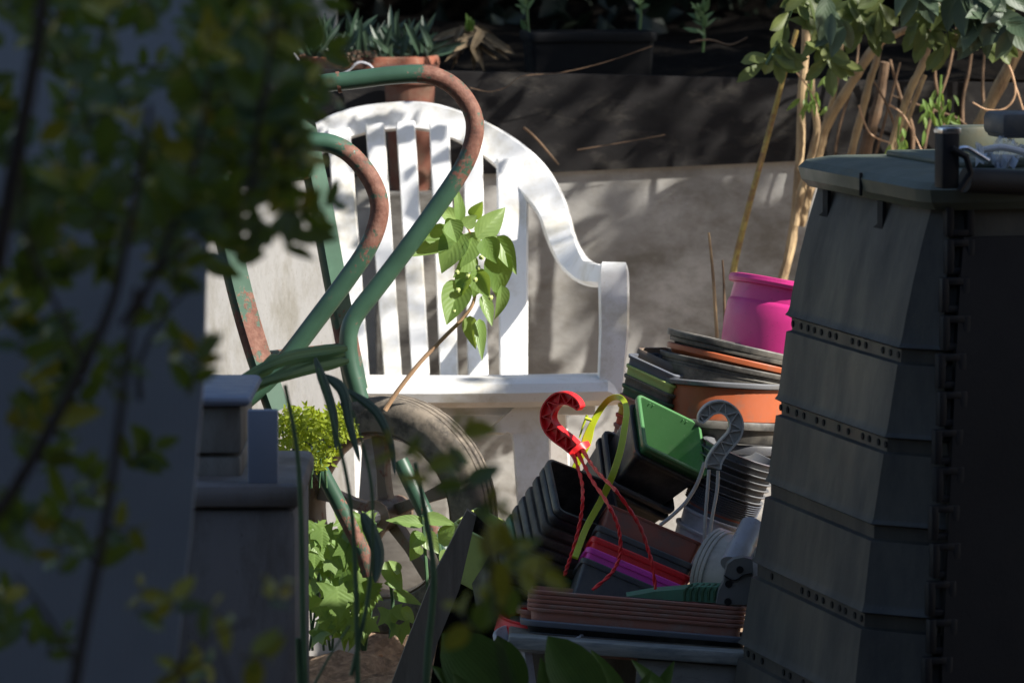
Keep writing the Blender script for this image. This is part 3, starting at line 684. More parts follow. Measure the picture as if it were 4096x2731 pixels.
# oval pots and saucers
Zt = V(.06, .995, .035)
def dish(name, lb, px, py, Y, Z, hx, hy, h, mat, taper, lip, lo, **k):
    return pot(name, lb, P(px, py, Y), V(1, 0, 0), Z, hx, hy, min(hx, hy)*.96, h, mat, taper=taper, lip=lip, lo=lo, n=12, **k)
G = 'saucers and oval pots stacked by the bin'
dish('saucer', 'black round saucer lying on top of the tilted saucer stack', 2942, 1372, 5.36, V(.22, .97, .015), .079, .075, .013, mt['blackdusty'], .006, .0075, .0035, group=G, cat='saucer')
dish('saucer', 'second black saucer nested under the top one of the tilted stack', 2944, 1398, 5.36, V(.22, .97, .015), .077, .074, .014, mt['blackdusty'], .006, .0055, .003, group=G, cat='saucer')
dish('saucer', 'orange terracotta saucer between two black ones', 2940, 1426, 5.36, V(.22, .97, .015), .080, .075, .014, mt['terra'], .006, .0065, .002, group=G, cat='saucer')
dish('ridged_bowl', 'black ridged bowl under the orange saucer', 2925, 1456, 5.36, V(.20, .975, .02), .083, .078, .030, mt['blackdusty'], .006, .006, .0035, group=G, cat='bowl', ridges=2)
dish('saucer', 'shiny dark saucer capping the orange oval pot', 2900, 1518, 5.34, Zt, .077, .074, .012, mt['greydish'], .01, .006, .004, group=G, cat='saucer')
dish('oval_pot', 'orange terracotta oval pot standing beside the compost bin', 2900, 1540, 5.34, Zt, .0735, .072, .041, mt['terra'], .003, .003, .0005, group=G)
dish('saucer', 'dusty black saucer under the orange oval pot', 2900, 1672, 5.34, Zt, .079, .075, .026, mt['blackdusty'], .008, .009, .003, group=G, cat='saucer')
dish('saucer', 'grey-rimmed black saucer lowest of the stack by the bin', 2950, 1765, 5.36, Zt, .080, .077, .03, mt['slate'], .008, .011, .003, group=G, cat='saucer')
# pink pot
Zp = V(.2, .975, -.02); X_, Y_, Zp = frame(V(1, 0, 0), Zp); o_ = P(3232, 1150, 5.5); hb = .135; base = o_-Zp*hb
t = thing('pink_pot', 'bright pink round flowerpot with a banded rim beside the compost bin', 'plant pot', base)
b = MB(); fr = (base, X_, Y_, Zp)
b.loft(fr, .095, .095, .095, [(0, -.016), (.004, -.012), (.04, -.005), (.08, -.0015), (.10, -.0015), (.1045, -.003), (.1055, -.004), (.124, -.005)], n=12, cap1=False)
b.loft(fr, .095, .095, .095, [(.134, -.008), (.005, -.018)], n=12, cap0=False); b.build('body', mt['pink'], t)
b = MB(); b.loft(fr, .095, .095, .095, [(.124, -.006), (.125, .0015), (.129, .003), (.134, .0015), (.1351, -.004), (.1345, -.0085)], n=12, cap0=False, cap1=False); b.build('rim', mt['pink'], t)
# round pots in a tilted stack
Zf = V(.35, .92, .12); of = P(2968, 1806, 5.24); G = 'round pots nested in a tilted stack by the bin'
off = 0
lst = [(0, 'greydish', 'thin black round pot on top of the tilted round stack')]+[(.0080*k, ('black', 'slate')[k % 2], 'thin black round pot in the tilted round stack') for k in range(1, 7)]
for k in range(8): lst.append((.052+.0026*k, 'greyblue', 'blue-grey round pot in the tight part of the round stack'))
for k, (d, m_, lb) in enumerate(lst):
    rnd_pot('round_pot', lb, of-nz(Zf)*d, Zf, .0450-d*.06, .05, mt[m_], taper=.012, lip=.0016 if d < .052 else .0013, lo=.0030, wall=.0009, rimmat=mt['greydish'] if d < .052 else None, group=G if k == 0 else ('thin black round pots in the tilted stack' if d < .052 else 'blue-grey round pots in the tight stack'))
rnd_pot('round_pot', 'brown round pot below the blue-grey ones', of-nz(Zf)*.0735, Zf, .0385, .05, mt['terrabrown'], taper=.008, lip=.003, lo=.001, group=G)
rnd_pot('round_pot', 'white round pot with a bold rim under the brown one', of-nz(Zf)*.081, Zf, .0405, .06, mt['whitepot'], taper=.006, lip=.0035, lo=.0022, group=G)
rnd_pot('round_pot', 'white round pot lowest of the tilted round stack', of-nz(Zf)*.101, Zf, .041, .06, mt['whitepot'], taper=.006, lip=.004, lo=.0022, group=G)
# cream pots on their side
Zc = V(-.84, .28, -.46); G = 'cream round pots lying on their side'
for k, lb in enumerate(('front cream round pot lying with its rim to the left', 'cream round pot nested second in the lying set', 'cream round pot nested last in the lying set')):
    rnd_pot('cream_pot', lb, P(2868, 2270, 5.06)+nz(Zc)*.0052*k, Zc, .042, .07, mt['cream'], taper=.006, lip=.0042, lo=.002, group=G)
# metal tube and clamp with holes
b = MB(); b.tube([P(2934, 2262, 5.00), P(2952, 2222, 5.01), P(2962, 2200, 5.02), P(2964, 2195, 5.02), P(3010, 2105, 5.05)], [.0155, .0155, .0158, .0145, .0145], 20)
o = b.build('pale_tube', mt['roll'], loc=P(2934, 2262, 5.0)); tag(o, 'short pale shiny tube propped against the bin', 'tube')
c0 = P(2930, 2330, 4.975); t = thing('clamp', 'grey plastic clamp with round holes wedged against the bin', 'clamp', c0)
out = [(2897, 2296), (2909, 2250), (2935, 2231), (2974, 2223), (3008, 2231), (3012, 2292), (2997, 2345), (2989, 2412), (2863, 2410), (2874, 2357), (2893, 2322)]
b = MB(); b.poly([(P(x, y, 4.975).x-c0.x, P(x, y, 4.975).z-c0.z) for x, y in reversed(out)], (c0, EX, EY, EZ), .018); b.build('body', mt['clamp'], t)
for x, y in ((2958, 2272), (2913, 2329), (2910, 2400)):
    b = MB(); c = P(x, y, 4.975)-EY*.0095; b.loft((c, EX, EZ, -EY), .0041, .0041, .0041, [(-.001, 0), (.0005, 0)], n=5); b.build('bolt_hole', mt['hole'], t)
b = MB(); b.pxband([(2896, 2300, 4.964, 5), (2925, 2318, 4.964, 5), (2950, 2316, 4.964, 5), (2975, 2298, 4.964, 5), (3008, 2292, 4.964, 5)], .003, 4); b.build('joint_line', mt['hole'], t)
# green slotted tool head
c0 = P(2700, 2400, 5.0); t = thing('slotted_tool', 'green plastic hand tool with a ribbed end lying on the troughs', 'hand tool', c0)
b = MB(); pts = [(2505, 2376), (2620, 2356), (2750, 2345), (2790, 2336), (2885, 2338), (2880, 2402), (2735, 2395), (2600, 2384)]
b.poly([(P(x, y, 5.0).x-c0.x, P(x, y, 5.0).z-c0.z) for x, y in reversed(pts)], (c0, EX, EY, EZ), .03); b.build('blade', mt['palegreen'], t)
b = MB()
for k in range(6):
    x = 2738+24*k; b.tube([P(x+30, 2336, 5.0), P(x+8, 2352, 4.983), P(x, 2366, 4.983), P(x, 2400, 4.983)], .0014, 6)
b.build('ribs', mt['dkgreen'], t)
# terracotta troughs on the bench
Xt, Ztt = V(.9965, -.082, 0), V(.082, .99, -.015); Ytt = frame(Xt, Ztt)[1]
ot = P(2552, 2392, 4.97)+Ytt*.06; G = 'terracotta troughs nested on the bench'
for k, lb in enumerate(('uppermost terracotta trough of the nested set on the bench', 'second terracotta trough from the top of the nested set', 'third terracotta trough from the top of the nested set', 'fourth terracotta trough from the top of the nested set', 'lowest terracotta trough showing its smooth side on the bench')):
    pot('trough', lb, ot-nz(Ztt)*.0049*k, Xt, Ztt, .118, .06, .012, .05, mt['terradull'], taper=.006, lip=.0038, lo=.0035, group=G, cat='trough')
pot('trough', 'dull terracotta trough poking out behind the nested set', ot-nz(Ztt)*.024-Xt*.012+Ytt*.02, Xt, Ztt, .118, .06, .014, .035, mt['terradull'], taper=.008, lip=.005, lo=.004, cat='trough')
G = 'dark trays under the terracotta troughs'
oy = P(2548, 2512, 4.96)+Ytt*.066
pot('tray', 'dark tray with a blue-grey worn rim under the terracotta troughs', oy, Xt, Ztt, .125, .066, .018, .02, mt['black'], taper=.008, lip=.0068, lo=.005, group=G, cat='tray', rimmat=mt['greyblue'])
pot('tray', 'flat black tray lowest on the bench', oy-nz(Ztt)*.0135, Xt, Ztt, .121, .066, .018, .016, mt['black'], taper=.01, lip=.006, lo=.0035, group=G, cat='tray')
rnd_pot('red_dish', 'small red dish poking out left of the dark trays', P(2160, 2466, 5.035), V(.1, .98, .15), .046, .022, mt['red'], taper=-.004, lip=.003, lo=.001, cat='dish')
rnd_pot('white_dish', 'white round dish poking out at the bench corner', P(2155, 2528, 4.975), V(-.02, .985, .2), .049, .014, mt['whitepot'], taper=.008, lip=.009, lo=.002, cat='dish')
# bench
t = thing('bench', 'weathered low bench with a flaking white edge under the troughs', 'bench', (P(2500, 2600, 5.0).x, 5.0, G0))
fx, fy, fz = frame(V(.997, -.075, 0), EZ*.99+EX*.07)
c = P(2505, 2610, 4.93)
b = MB(); b.rbox(c-fz*.0+fy*.0+fz*(.004), fx, fy, fz, .131, .012, .0075, .003); b.build('front_rail', mt['woodpaint'], t)
b = MB(); b.rbox(c+fy*.16+fz*.003, fx, fy, fz, .131, .146, .0065, .003); b.build('top_board', mt['wood'], t)
b = MB(); b.rbox(c+fx*.075-fz*.078+fy*.008, fx, fy, fz, .062, .008, .072, .002); b.build('front_board', mt['greywood'], t)
b = MB(); b.tube([P(2098, 2600, 4.935), P(2120, 2760, 4.94), P(2150, 3050, 4.95)], .0078, 4, flat=1); b.build('leg', mt['whitepot'], t)
b = MB(); b.rbox(c+fy*.15-fz*.08, fx, fy, fz, .12, .006, .07, .002); b.build('back_board', mt['wood'], t)
# planks leaning at the left of the pile
t = thing('plank', 'grey weathered plank leaning in front of the wheel', 'plank', P(1670, 2760, 5.1))
b = MB(); q = [(1868, 2035), (1905, 2060), (1838, 2350), (1752, 2560), (1690, 2800), (1540, 2800), (1640, 2530), (1735, 2290), (1800, 2170)]
p0 = P(1670, 2760, 5.12); b.poly([(P(x, y, 5.12).x-p0.x, P(x, y, 5.12).z-p0.z) for x, y in reversed(q)], (p0, EX, EY, EZ), .02); b.build('board', mt['wood'], t)
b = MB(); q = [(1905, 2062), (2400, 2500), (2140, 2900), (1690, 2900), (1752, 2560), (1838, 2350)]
p0 = P(1900, 2900, 5.27); b.poly([(P(x, y, 5.27).x-p0.x, P(x, y, 5.27).z-p0.z) for x, y in reversed(q)], (p0, EX, EY, EZ), .01); o = b.build('dark_sheet', mt['darksoil'], loc=p0); tag(o, 'dark flat sheet under the leaning row of pots', 'board')  # flat near-black sheet filling the gap between plank and pots
# ------------------------------------------------------------------ hooks, cords, handle
def hook(name, label, path, Y, width, depth, mat, yaw, ribs, parentloc):
    th = math.radians(yaw); c0 = P(*parentloc, Y); X = Vector((math.cos(th), math.sin(th), 0)); N = Vector((-math.sin(th), math.cos(th), 0))
    U = UP
    t = thing(name, label, 'hook', c0)
    q = cr(path, 7)
    def L(x, y):
        d = P(x, y, Y)-c0; return c0+X*(d.x/math.cos(th))+UP*(d.dot(UP))
    cs = [L(a[0], a[1]) for a in q]; n = len(q); wv = []
    for i in range(n):
        tt = nz(cs[min(i+1, n-1)]-cs[max(i-1, 0)]); wv.append(nz(N.cross(tt))*(M(a_w(q[i], width), Y)/2))
    b = MB(); b.band([c+N*(depth*.42) for c in cs], wv, [N*.0010]*n, .1); b.build('web', mat, t)
    for s_ in (1, -1):
        b = MB(); b.band([c+w_*s_+N*(depth*.25) for c, w_ in zip(cs, wv)], [nz(w_)*.0010 for w_ in wv], [N*(depth*.62)]*n, .3); b.build('flange', mat, t)
    b = MB(); f_ = 1
    for i in range(2, n-2, ribs):
        j = min(i+ribs, n-1)
        b.band([cs[i]+wv[i]*f_*.92+N*.001, cs[j]-wv[j]*f_*.92+N*.001], [nz(cs[j]-cs[i]).cross(N)*.0011]*2, [N*(depth*.34)]*2, .3); f_ = -f_
    b.band([cs[0]+wv[0]+N*depth*.25, cs[0]-wv[0]+N*depth*.25], [nz(cs[1]-cs[0])*.0011]*2, [N*(depth*.62)]*2, .3)
    b.build('ribs', mat, t); return t, c0
def a_w(p, w): return p[2] if len(p) > 2 else w
hr, c0 = hook('red_hook', 'red plastic hanging-basket hook with three twisted cords', [(2318, 1626, 22), (2300, 1606, 36), (2268, 1592, 44), (2230, 1598, 48), (2198, 1636, 52), (2190, 1676, 54), (2202, 1712, 56), (2232, 1742, 56), (2268, 1766, 54), (2300, 1792, 50)], 5.22, 46, .009, mt['red'], -33, 4, (2250, 1700))
b = MB(); b.pxband([(2284, 1822, 5.21, 30), (2300, 1808, 5.21, 40), (2322, 1790, 5.21, 40), (2342, 1778, 5.22, 24)], .012, 4, .7); b.build('collar', mt['red'], hr)
def cord(b, px, Y0, Y1, rad, tw=14, k=10):
    q = cr(px, k); n = len(q)
    cs = [P(x, y, Y0+(Y1-Y0)*min(1, 2.6*i/(n-1))) for i, (x, y) in enumerate(q)]
    for ph in (0, math.pi):
        pts = []
        for i, c in enumerate(cs):
            tt = nz(cs[min(i+1, n-1)]-cs[max(i-1, 0)]); u = nz(tt.cross(FW)); v = tt.cross(u); a = ph+i*.62
            amp = rad*.75*min(1, max(0, (i-3)/6))
            pts.append(c+u*(amp*math.cos(a))+v*(amp*math.sin(a)))
        rr = [rad*(2.3 if i < 2 else 2.3-1.3*min(1, (i-1)/7)) for i in range(n)]
        b.tube(pts, rr, 7)
for px, y1 in (([(2292, 1818), (2312, 1870), (2328, 1930), (2331, 1990), (2325, 2060), (2308, 2140), (2288, 2210), (2270, 2262), (2258, 2300)], 5.04),
               ([(2312, 1812), (2342, 1870), (2375, 1930), (2420, 1995), (2460, 2070), (2478, 2130), (2482, 2200), (2470, 2250), (2438, 2300), (2370, 2358)], 4.97),
               ([(2330, 1798), (2362, 1850), (2402, 1900), (2458, 1955), (2520, 2040), (2562, 2110), (2590, 2190), (2610, 2260), (2622, 2355)], 4.97)):
    b = MB(); cord(b, px, 5.21, y1, .00135); b.build('cord', mt['red'], hr)
hg, c0 = hook('grey_hook', 'grey plastic hook with zigzag ribs and two long wires', [(2803, 1686, 20), (2815, 1662, 40), (2845, 1634, 46), (2888, 1628, 48), (2926, 1650, 50), (2946, 1694, 52), (2936, 1740, 54), (2905, 1776, 54), (2876, 1810, 56), (2856, 1846, 58), (2852, 1872, 58)], 5.10, 50, .009, mt['grey'], 6, 4, (2880, 1760))
for px in ([(2836, 1878), (2830, 1960), (2822, 2060), (2816, 2165)], [(2872, 1882), (2868, 1960), (2850, 2060), (2838, 2150)]):
    b = MB(); b.tube([P(x, y, 5.095) for x, y in cr(px, 4)], .0020, 8); b.build('wire', mt['grey'], hg)
b = MB(); b.tube([P(x, y, 5.14) for x, y in cr([(2818, 1850), (2790, 1930), (2745, 2005), (2690, 2060), (2640, 2100)], 6)], .0022, 8)
o = b.build('cord', mt['grey'], loc=P(2640, 2100, 5.14)); tag(o, 'thin grey cord curving beneath the green square pot', 'cord')
t = thing('lime_strap', 'lime green plastic hanging strap arching over the pots', 'strap', P(2310, 2200, 5.12))
b = MB(); b.pxband([(2300, 2230, 5.02, 26), (2345, 2110, 5.06, 27), (2405, 2000, 5.08, 28), (2450, 1900, 5.08, 28), (2482, 1800, 5.09, 28), (2500, 1700, 5.11, 26), (2506, 1640, 5.14, 24), (2494, 1602, 5.17, 22), (2470, 1588, 5.19, 24), (2436, 1598, 5.21, 24), (2400, 1640, 5.22, 26), (2368, 1700, 5.22, 28), (2350, 1752, 5.22, 40), (2338, 1790, 5.22, 36), (2310, 1850, 5.22, 28), (2285, 1900, 5.22, 26)], .003, 6, .4); b.build('band', mt['lime'], t)
t = thing('lime_toggle', 'small lime green T-shaped toggle beside the hanging strap', 'toggle', P(2325, 1735, 5.2))
b = MB(); b.tube([P(2318, 1750, 5.2), P(2332, 1702, 5.2), P(2349, 1660, 5.2)], [.0010, .0012, .0018], 8); b.tube([P(2340, 1672, 5.19), P(2366, 1680, 5.19)], .0019, 8); b.build('stem', mt['lime'], t)
# ------------------------------------------------------------------ left: sheet and boxes
quadslab([(-700, -900), (838, -900), (830, 900), (816, 1500), (765, 2100), (696, 2731), (470, 5060), (-700, 5060)], 3.3, .010, 'twinwall_sheet', mt['sheet'], 'bluish ribbed plastic sheet standing behind the dark shrub', 'sheet')
t = thing('planter_box', 'grey plastic planter box with a pale rim beside the ribbed sheet', 'planter', P(880, 1940, 4.4))
b = MB(); b.slab(700, 1625, 968, 1815, 4.38, .18); b.slab(704, 1824, 966, 1960, 4.384, .17); b.build('body', mt['boxtop'], t)
b = MB(); b.slab(690, 1585, 1005, 1627, 4.365, .2, .006); b.build('rim', mt['bluewhite'], t)
b = MB(); b.slab(990, 1640, 1112, 1936, 4.33, .012, .002); o = b.build('white_board', mt['bluewhite'], loc=P(1050, 1940, 4.33)); tag(o, 'small bluish white board standing on the grey storage box', 'board')
t = thing('storage_box', 'tall grey storage box with a lid band below the planter', 'storage box', (P(950, 2700, 4.4).x, 4.4, G0))
b = MB(); b.slab(560, 2032, 1196, 3740, 4.33, .25, .01); b.build('body', mt['box'], t)
b = MB(); b.slab(550, 1938, 1212, 2034, 4.32, .27, .008); b.build('lid', mt['box'], t)
# ------------------------------------------------------------------ things on the bin lid
Zl = LZ+.036
b = MB(); b.rbox(P(4090, 492, 4.74), BX, BYv, EZ, .034, .03, .012, .006); b.rbox(P(4090, 525, 4.74), BX, BYv, EZ, .030, .027, .006, .003); o = b.build('grey_tray', mt['slate'], loc=P(4090, 540, 4.74)); tag(o, 'dark grey lidded tub standing on the compost bin', 'tub')
b = MB(); b.tube([P(x, y, 4.58) for x, y in cr([(3800, 655), (3812, 625), (3832, 602), (3862, 594), (3890, 606), (3925, 628), (3955, 646)], 4)], .0030, 10); o = b.build('bent_rod', mt['chrome'], loc=P(3860, 640, 4.58)); tag(o, 'bent metal rod lying on the compost bin lid', 'rod')
b = MB(); rr = random.Random(4); n = 16; m_ = 8
for j in range(m_+1):
    for i in range(n+1):
        u, v = i/n, j/m_; q = P(3905+240*u, 655-85*v, 4.66+.06*v); b.v.append(q+V(0, rr.uniform(-.007, .007), rr.uniform(-.012, .012))+EZ*.006*math.sin(9*u+4*v))
for j in range(m_):
    for i in range(n):
        a = j*(n+1)+i; b.f.append((a, a+1, a+n+2, a+n+1))
o = b.build('plastic_film', mt['film'], smooth=20, loc=P(4000, 650, 4.66)); tag(o, 'crumpled bluish plastic film on the compost bin', 'plastic film')
b = MB(); b.tube([P(x, y, 4.63) for x, y in cr([(3935, 600), (4000, 590), (4060, 600), (4120, 618)], 4)], .0035, 8); o = b.build('pale_pipe', mt['whitepot'], loc=P(4000, 600, 4.63)); tag(o, 'pale plastic pipe lying behind the crumpled film', 'pipe')
b = MB(); b.rbox(P(3990, 560, 4.85), BX, BYv, EZ, .06, .02, .016, .004); o = b.build('grey_block', mt['lid'], loc=P(3990, 600, 4.85)); tag(o, 'greenish grey block at the back of the bin lid', 'block')
# ------------------------------------------------------------------ raised bed things
zb = .80
t = thing('terracotta_bowl', 'wide terracotta bowl of succulents on the raised bed edge', 'bowl', P(1472, 290, 6.66))
o_ = P(1472, 222, 6.66); fr = (o_-EZ*.05, EX, EY, EZ)
b = MB(); b.loft(fr, .104, .09, .088, [(0, -.07), (.022, -.055), (.034, -.006)], n=10, cap1=False); b.loft(fr, .104, .09, .088, [(.048, -.006), (.04, -.01)], n=10, cap0=False); b.build('body', mt['clay'], t)
b = MB(); b.loft(fr, .104, .09, .088, [(.030, -.006), (.032, .0), (.040, .002), (.049, .0), (.0505, -.004), (.048, -.008)], n=10, cap0=False, cap1=False); b.build('rim', mt['clay'], t)
r = random.Random(21)
sp = thing('succulent', 'dark strap-leaved succulent growing in the terracotta bowl', 'plant', P(1472, 235, 6.66))
b = MB()
for k in range(130):
    bx = r.uniform(1230, 1730); q = P(bx, r.uniform(205, 240), 6.66+r.uniform(-.07, .08)); L = M(r.uniform(90, 210), 6.6)
    d = nz(Vector((r.gauss(0, .6), r.gauss(-.2, .4), r.uniform(.25, 1.1)))); b.leaf(q, q+d*L, nz(Vector((r.gauss(0, .5), -1, r.uniform(0, .8)))), M(r.uniform(22, 34), 6.6), 'strap', .5, r.uniform(-.1, .35), 5)
b.build('leaves', mt['darkstrap'], sp)
b = MB()
for k in range(26): b.blob(P(r.uniform(1385, 1500), r.uniform(205, 250), 6.57), M(r.uniform(8, 18), 6.57), .8, 7, .3, r)
o = b.build('root_clump', mt['root'], loc=P(1440, 240, 6.57)); tag(o, 'brown tangled root clump hanging over the bowl rim', 'root clump')
t = thing('terracotta_pot', 'tall terracotta pot standing behind the white chair', 'plant pot', P(1640, 760, 6.46))
fr = (P(1640, 770, 6.46), EX, EY, EZ)
b = MB(); b.loft(fr, .034, .034, .034, [(0, -.006), (.12, 0), (.155, .002)], n=8); b.build('body', mt['claydark'], t)
b = MB(); b.loft(fr, .034, .034, .034, [(.155, .0), (.156, .007), (.18, .008), (.182, .002)], n=8); b.build('rim', mt['claydark'], t)
b = MB(); b.slab(1500, 772, 1790, 2650, 6.40, .12, .006); o = b.build('block', mt['greywood'], loc=P(1640, 2650, 6.46)); tag(o, 'grey block carrying the tall terracotta pot behind the chair', 'block')
t = thing('black_trough', 'long black plant trough on the raised bed', 'trough', P(2350, 300, 6.78))
c = P(2352, 205, 6.8); X_ = nz(Vector((1, .12, .045))); 
pot('black_trough', 'long black plant trough on the raised bed', c+EZ*.03, X_, EZ, .094, .06, .01, .07, mt['trough'], taper=.006, lip=.014, lo=.003, cat='trough')
bpy.data.objects.remove(t)
r = random.Random(31)
t = thing('bulb_plant', 'withered bulb plant with a pale green shoot on the raised bed', 'plant', P(1890, 250, 6.75))
b = MB()
for k in range(46):
    q = P(r.uniform(1850, 1930), r.uniform(100, 160), 6.74+r.uniform(-.03, .03)); d = nz(Vector((r.gauss(0, 1), r.uniform(-.6, .2), r.uniform(-1.1, -.2)))); b.leaf(q, q+d*M(r.uniform(80, 180), 6.7), nz(Vector((r.gauss(0, .6), -1, .4))), M(r.uniform(16, 40), 6.7), 'strap', .5, .2, 5)
b.build('dead_leaves', mt['dead'], t)
b = MB()
for k in range(7):
    q = P(1878+r.uniform(-8, 8), 125, 6.72); d = nz(Vector((r.gauss(0, .15), -.1, 1))); b.leaf(q, q+d*M(r.uniform(35, 75), 6.7), nz(Vector((r.gauss(0, .6), -1, .2))), M(22, 6.7), 'strap', .5, .1, 4)
b.build('shoot', mt['ivy'], t)
for (cx, cy, n, lb) in ((2812, 150, 18, 'small leafy sprout growing on the raised bed near the grey-green shrub'), (2110, 125, 9, 'tiny bright sprout at the left end of the black trough'), (2560, 60, 14, 'low dark sprout behind the black trough')):
    t = thing('sprout', lb, 'plant', P(cx, cy, 6.8)); b = MB()
    for k in range(n):
        q = P(cx+r.uniform(-14, 14), cy-r.uniform(0, 110), 6.8); d = nz(Vector((r.gauss(0, .6), r.gauss(-.2, .3), r.uniform(.2, 1)))); b.leaf(q, q+d*M(r.uniform(35, 75), 6.8), nz(Vector((r.gauss(0, .5), -1, .5))), M(r.uniform(14, 24), 6.8), 'oval', .3, .2, 4)
    b.tube([P(cx, cy+60, 6.8), P(cx+4, cy, 6.8), P(cx-2, cy-100, 6.8)], .002, 6); b.build('leaves', mt['strap'], t)
t = None
def stick(name, label, cat, pxs, Y, w, mat, k=4, group=None, taper=.6):
    q = cr(pxs, k); n = len(q); b = MB(); rr = M(w, Y)/2
    b.tube([P(a, c, Y) for a, c in q], [rr*(1-(1-taper)*i/(n-1)) for i in range(n)], 8)
    o = b.build(name, mat, loc=P(pxs[0][0], pxs[0][1], Y)); return tag(o, label, cat, group)
stick('wire', 'thin pale wire drooping across the black edging board', 'wire', [(1880, 352), (1960, 368), (2030, 346), (2090, 305), (2240, 292), (2420, 250), (2610, 185)], 6.48, 4, mt['canebrown'])
stick('wire_loop', 'white curled wire loop at the front of the terracotta bowl', 'wire', [(1165, 205), (1215, 270), (1300, 315), (1380, 292), (1432, 252), (1480, 262), (1500, 296)], 6.5, 13, mt['whitepot'])
stick('twig', 'dead twigs lying on the raised bed under the sprout', 'twig', [(2760, 170), (2840, 160), (2920, 180), (2990, 150)], 6.7, 9, mt['canebrown'])
stick('dry_stalk', 'dry pale stalk leaning on the board above the chair arm', 'stalk', [(2095, 510), (2150, 560), (2235, 660)], 6.45, 12, mt['canebrown'])
stick('dry_straw', 'straw-coloured stalk stuck to the board right of the chair back', 'stalk', [(2310, 600), (2480, 572), (2660, 540)], 6.49, 4, mt['canebrown'])
stick('thin_cane', 'thin brown cane standing left of the pink pot', 'cane', [(2868, 1350), (2852, 1100), (2835, 930)], 5.75, 16, mt['cane'])
stick('thin_cane', 'short dark cane just beside the pink pot rim', 'cane', [(2900, 1350), (2896, 1150), (2890, 1040)], 5.78, 13, mt['canebrown'])
# ------------------------------------------------------------------ shrub at the upper right
def stemsmesh(paths, parent, name, mat, rnd, knots=True):
    for pxs, Y, w0, w1 in paths:
        q = cr(pxs, 5); n = len(q); b = MB()
        b.tube([P(a, c, Y)+V(0, 0, rnd.uniform(-.001, .001)) for a, c in q], [M(w0+(w1-w0)*i/(n-1), Y)/2*.86*(1+.14*math.sin(i*1.7)*rnd.random()) for i in range(n)], 10); b.build(name, mat, parent)
r = random.Random(41)
sh = thing('grey_leaved_shrub', 'shrub with sunlit tan stems and grey-green leaves behind the bin', 'shrub', P(3450, 1100, 6.4))
stemsmesh([([(3120, 1150), (3168, 957), (3200, 625), (3206, 395), (3225, 115), (3200, -60)], 6.35, 46, 38),
           ([(3180, 900), (3206, 765), (3244, 625), (3268, 510), (3250, 400), (3244, 280)], 6.33, 40, 30),
           ([(3200, 900), (3250, 720), (3275, 610), (3308, 498), (3391, 357), (3450, 260), (3512, 172), (3560, 120)], 6.38, 48, 46),
           ([(3300, 480), (3335, 380), (3360, 250), (3380, 60)], 6.40, 26, 16),
           ([(3390, 800), (3404, 625), (3449, 446), (3480, 320), (3506, 242), (3530, 120)], 6.42, 40, 30),
           ([(3520, 800), (3563, 606), (3614, 434), (3650, 340), (3691, 255), (3730, 120)], 6.36, 44, 34),
           ([(3570, 760), (3596, 600), (3645, 440), (3700, 300)], 6.40, 26, 22),
           ([(3740, 900), (3800, 700), (3876, 574), (3978, 383), (4080, 179), (4140, 40)], 6.36, 64, 54),
           ([(3500, 180), (3580, 140), (3650, 110), (3740, 90)], 6.36, 40, 26)], sh, 'stem', mt['cane'], r)
stemsmesh([([(3440, 800), (3461, 612), (3490, 500), (3519, 383), (3540, 250)], 6.48, 64, 44), ([(3640, 700), (3650, 520), (3600, 380), (3560, 240)], 6.5, 24, 14), ([(3780, 640), (3770, 450), (3740, 300), (3760, 60)], 6.5, 18, 12), ([(3860, 620), (3850, 420), (3880, 260), (3900, 60)], 6.52, 20, 12), ([(3900, 560), (3840, 480), (3700, 430), (3560, 380)], 6.5, 12, 8), ([(3330, 700), (3360, 500), (3420, 300), (3440, 80)], 6.5, 16, 10), ([(3690, 640), (3720, 480), (3790, 300), (3830, 80)], 6.47, 20, 12), ([(3480, 700), (3540, 480), (3600, 250)], 6.45, 16, 10), ([(3960, 560), (3930, 350), (3950, 100)], 6.5, 18, 10), ([(3620, 660), (3560, 450), (3480, 300)], 6.44, 14, 8)], sh, 'dead_stem', mt['canebrown'], r)
stemsmesh([([(3436, 421), (3450, 470), (3487, 540), (3560, 572)], 6.28, 10, 7), ([(4010, 210), (4050, 300), (4060, 380), (4020, 435), (3950, 440), (3890, 410)], 6.25, 12, 7), ([(4040, 280), (4070, 370), (4096, 450)], 6.26, 11, 8), ([(3790, 612), (3815, 550), (3850, 515)], 6.25, 10, 7), ([(3120, 190), (3170, 270), (3240, 360), (3280, 440)], 6.27, 8, 6), ([(3560, 420), (3620, 470), (3690, 610)], 6.27, 10, 6)], sh, 'twig', mt['palestem'], r)
def foliate(b, twig, Y, n, L0, L1, wr, prof, rnd, hang=.7, jit=.02):
    q = cr(twig, 6)
    for k in range(n):
        a, c = q[min(len(q)-1, int((k/n)**.8*len(q)))]; base = P(a+rnd.uniform(-12, 12), c+rnd.uniform(-12, 12), Y+rnd.uniform(-jit, jit))
        L = M(rnd.uniform(L0, L1), Y); d = nz(Vector((rnd.gauss(0, .8), rnd.uniform(-.6, .2), -hang+rnd.gauss(0, .5))))
        nn = nz(Vector((rnd.gauss(0, .5), -1, rnd.uniform(.0, 1.0)))); b.leaf(base, base+d*L, nn, L*wr*rnd.uniform(.85, 1.15), prof, .3, rnd.uniform(-.1, .25), 6)
b = MB()
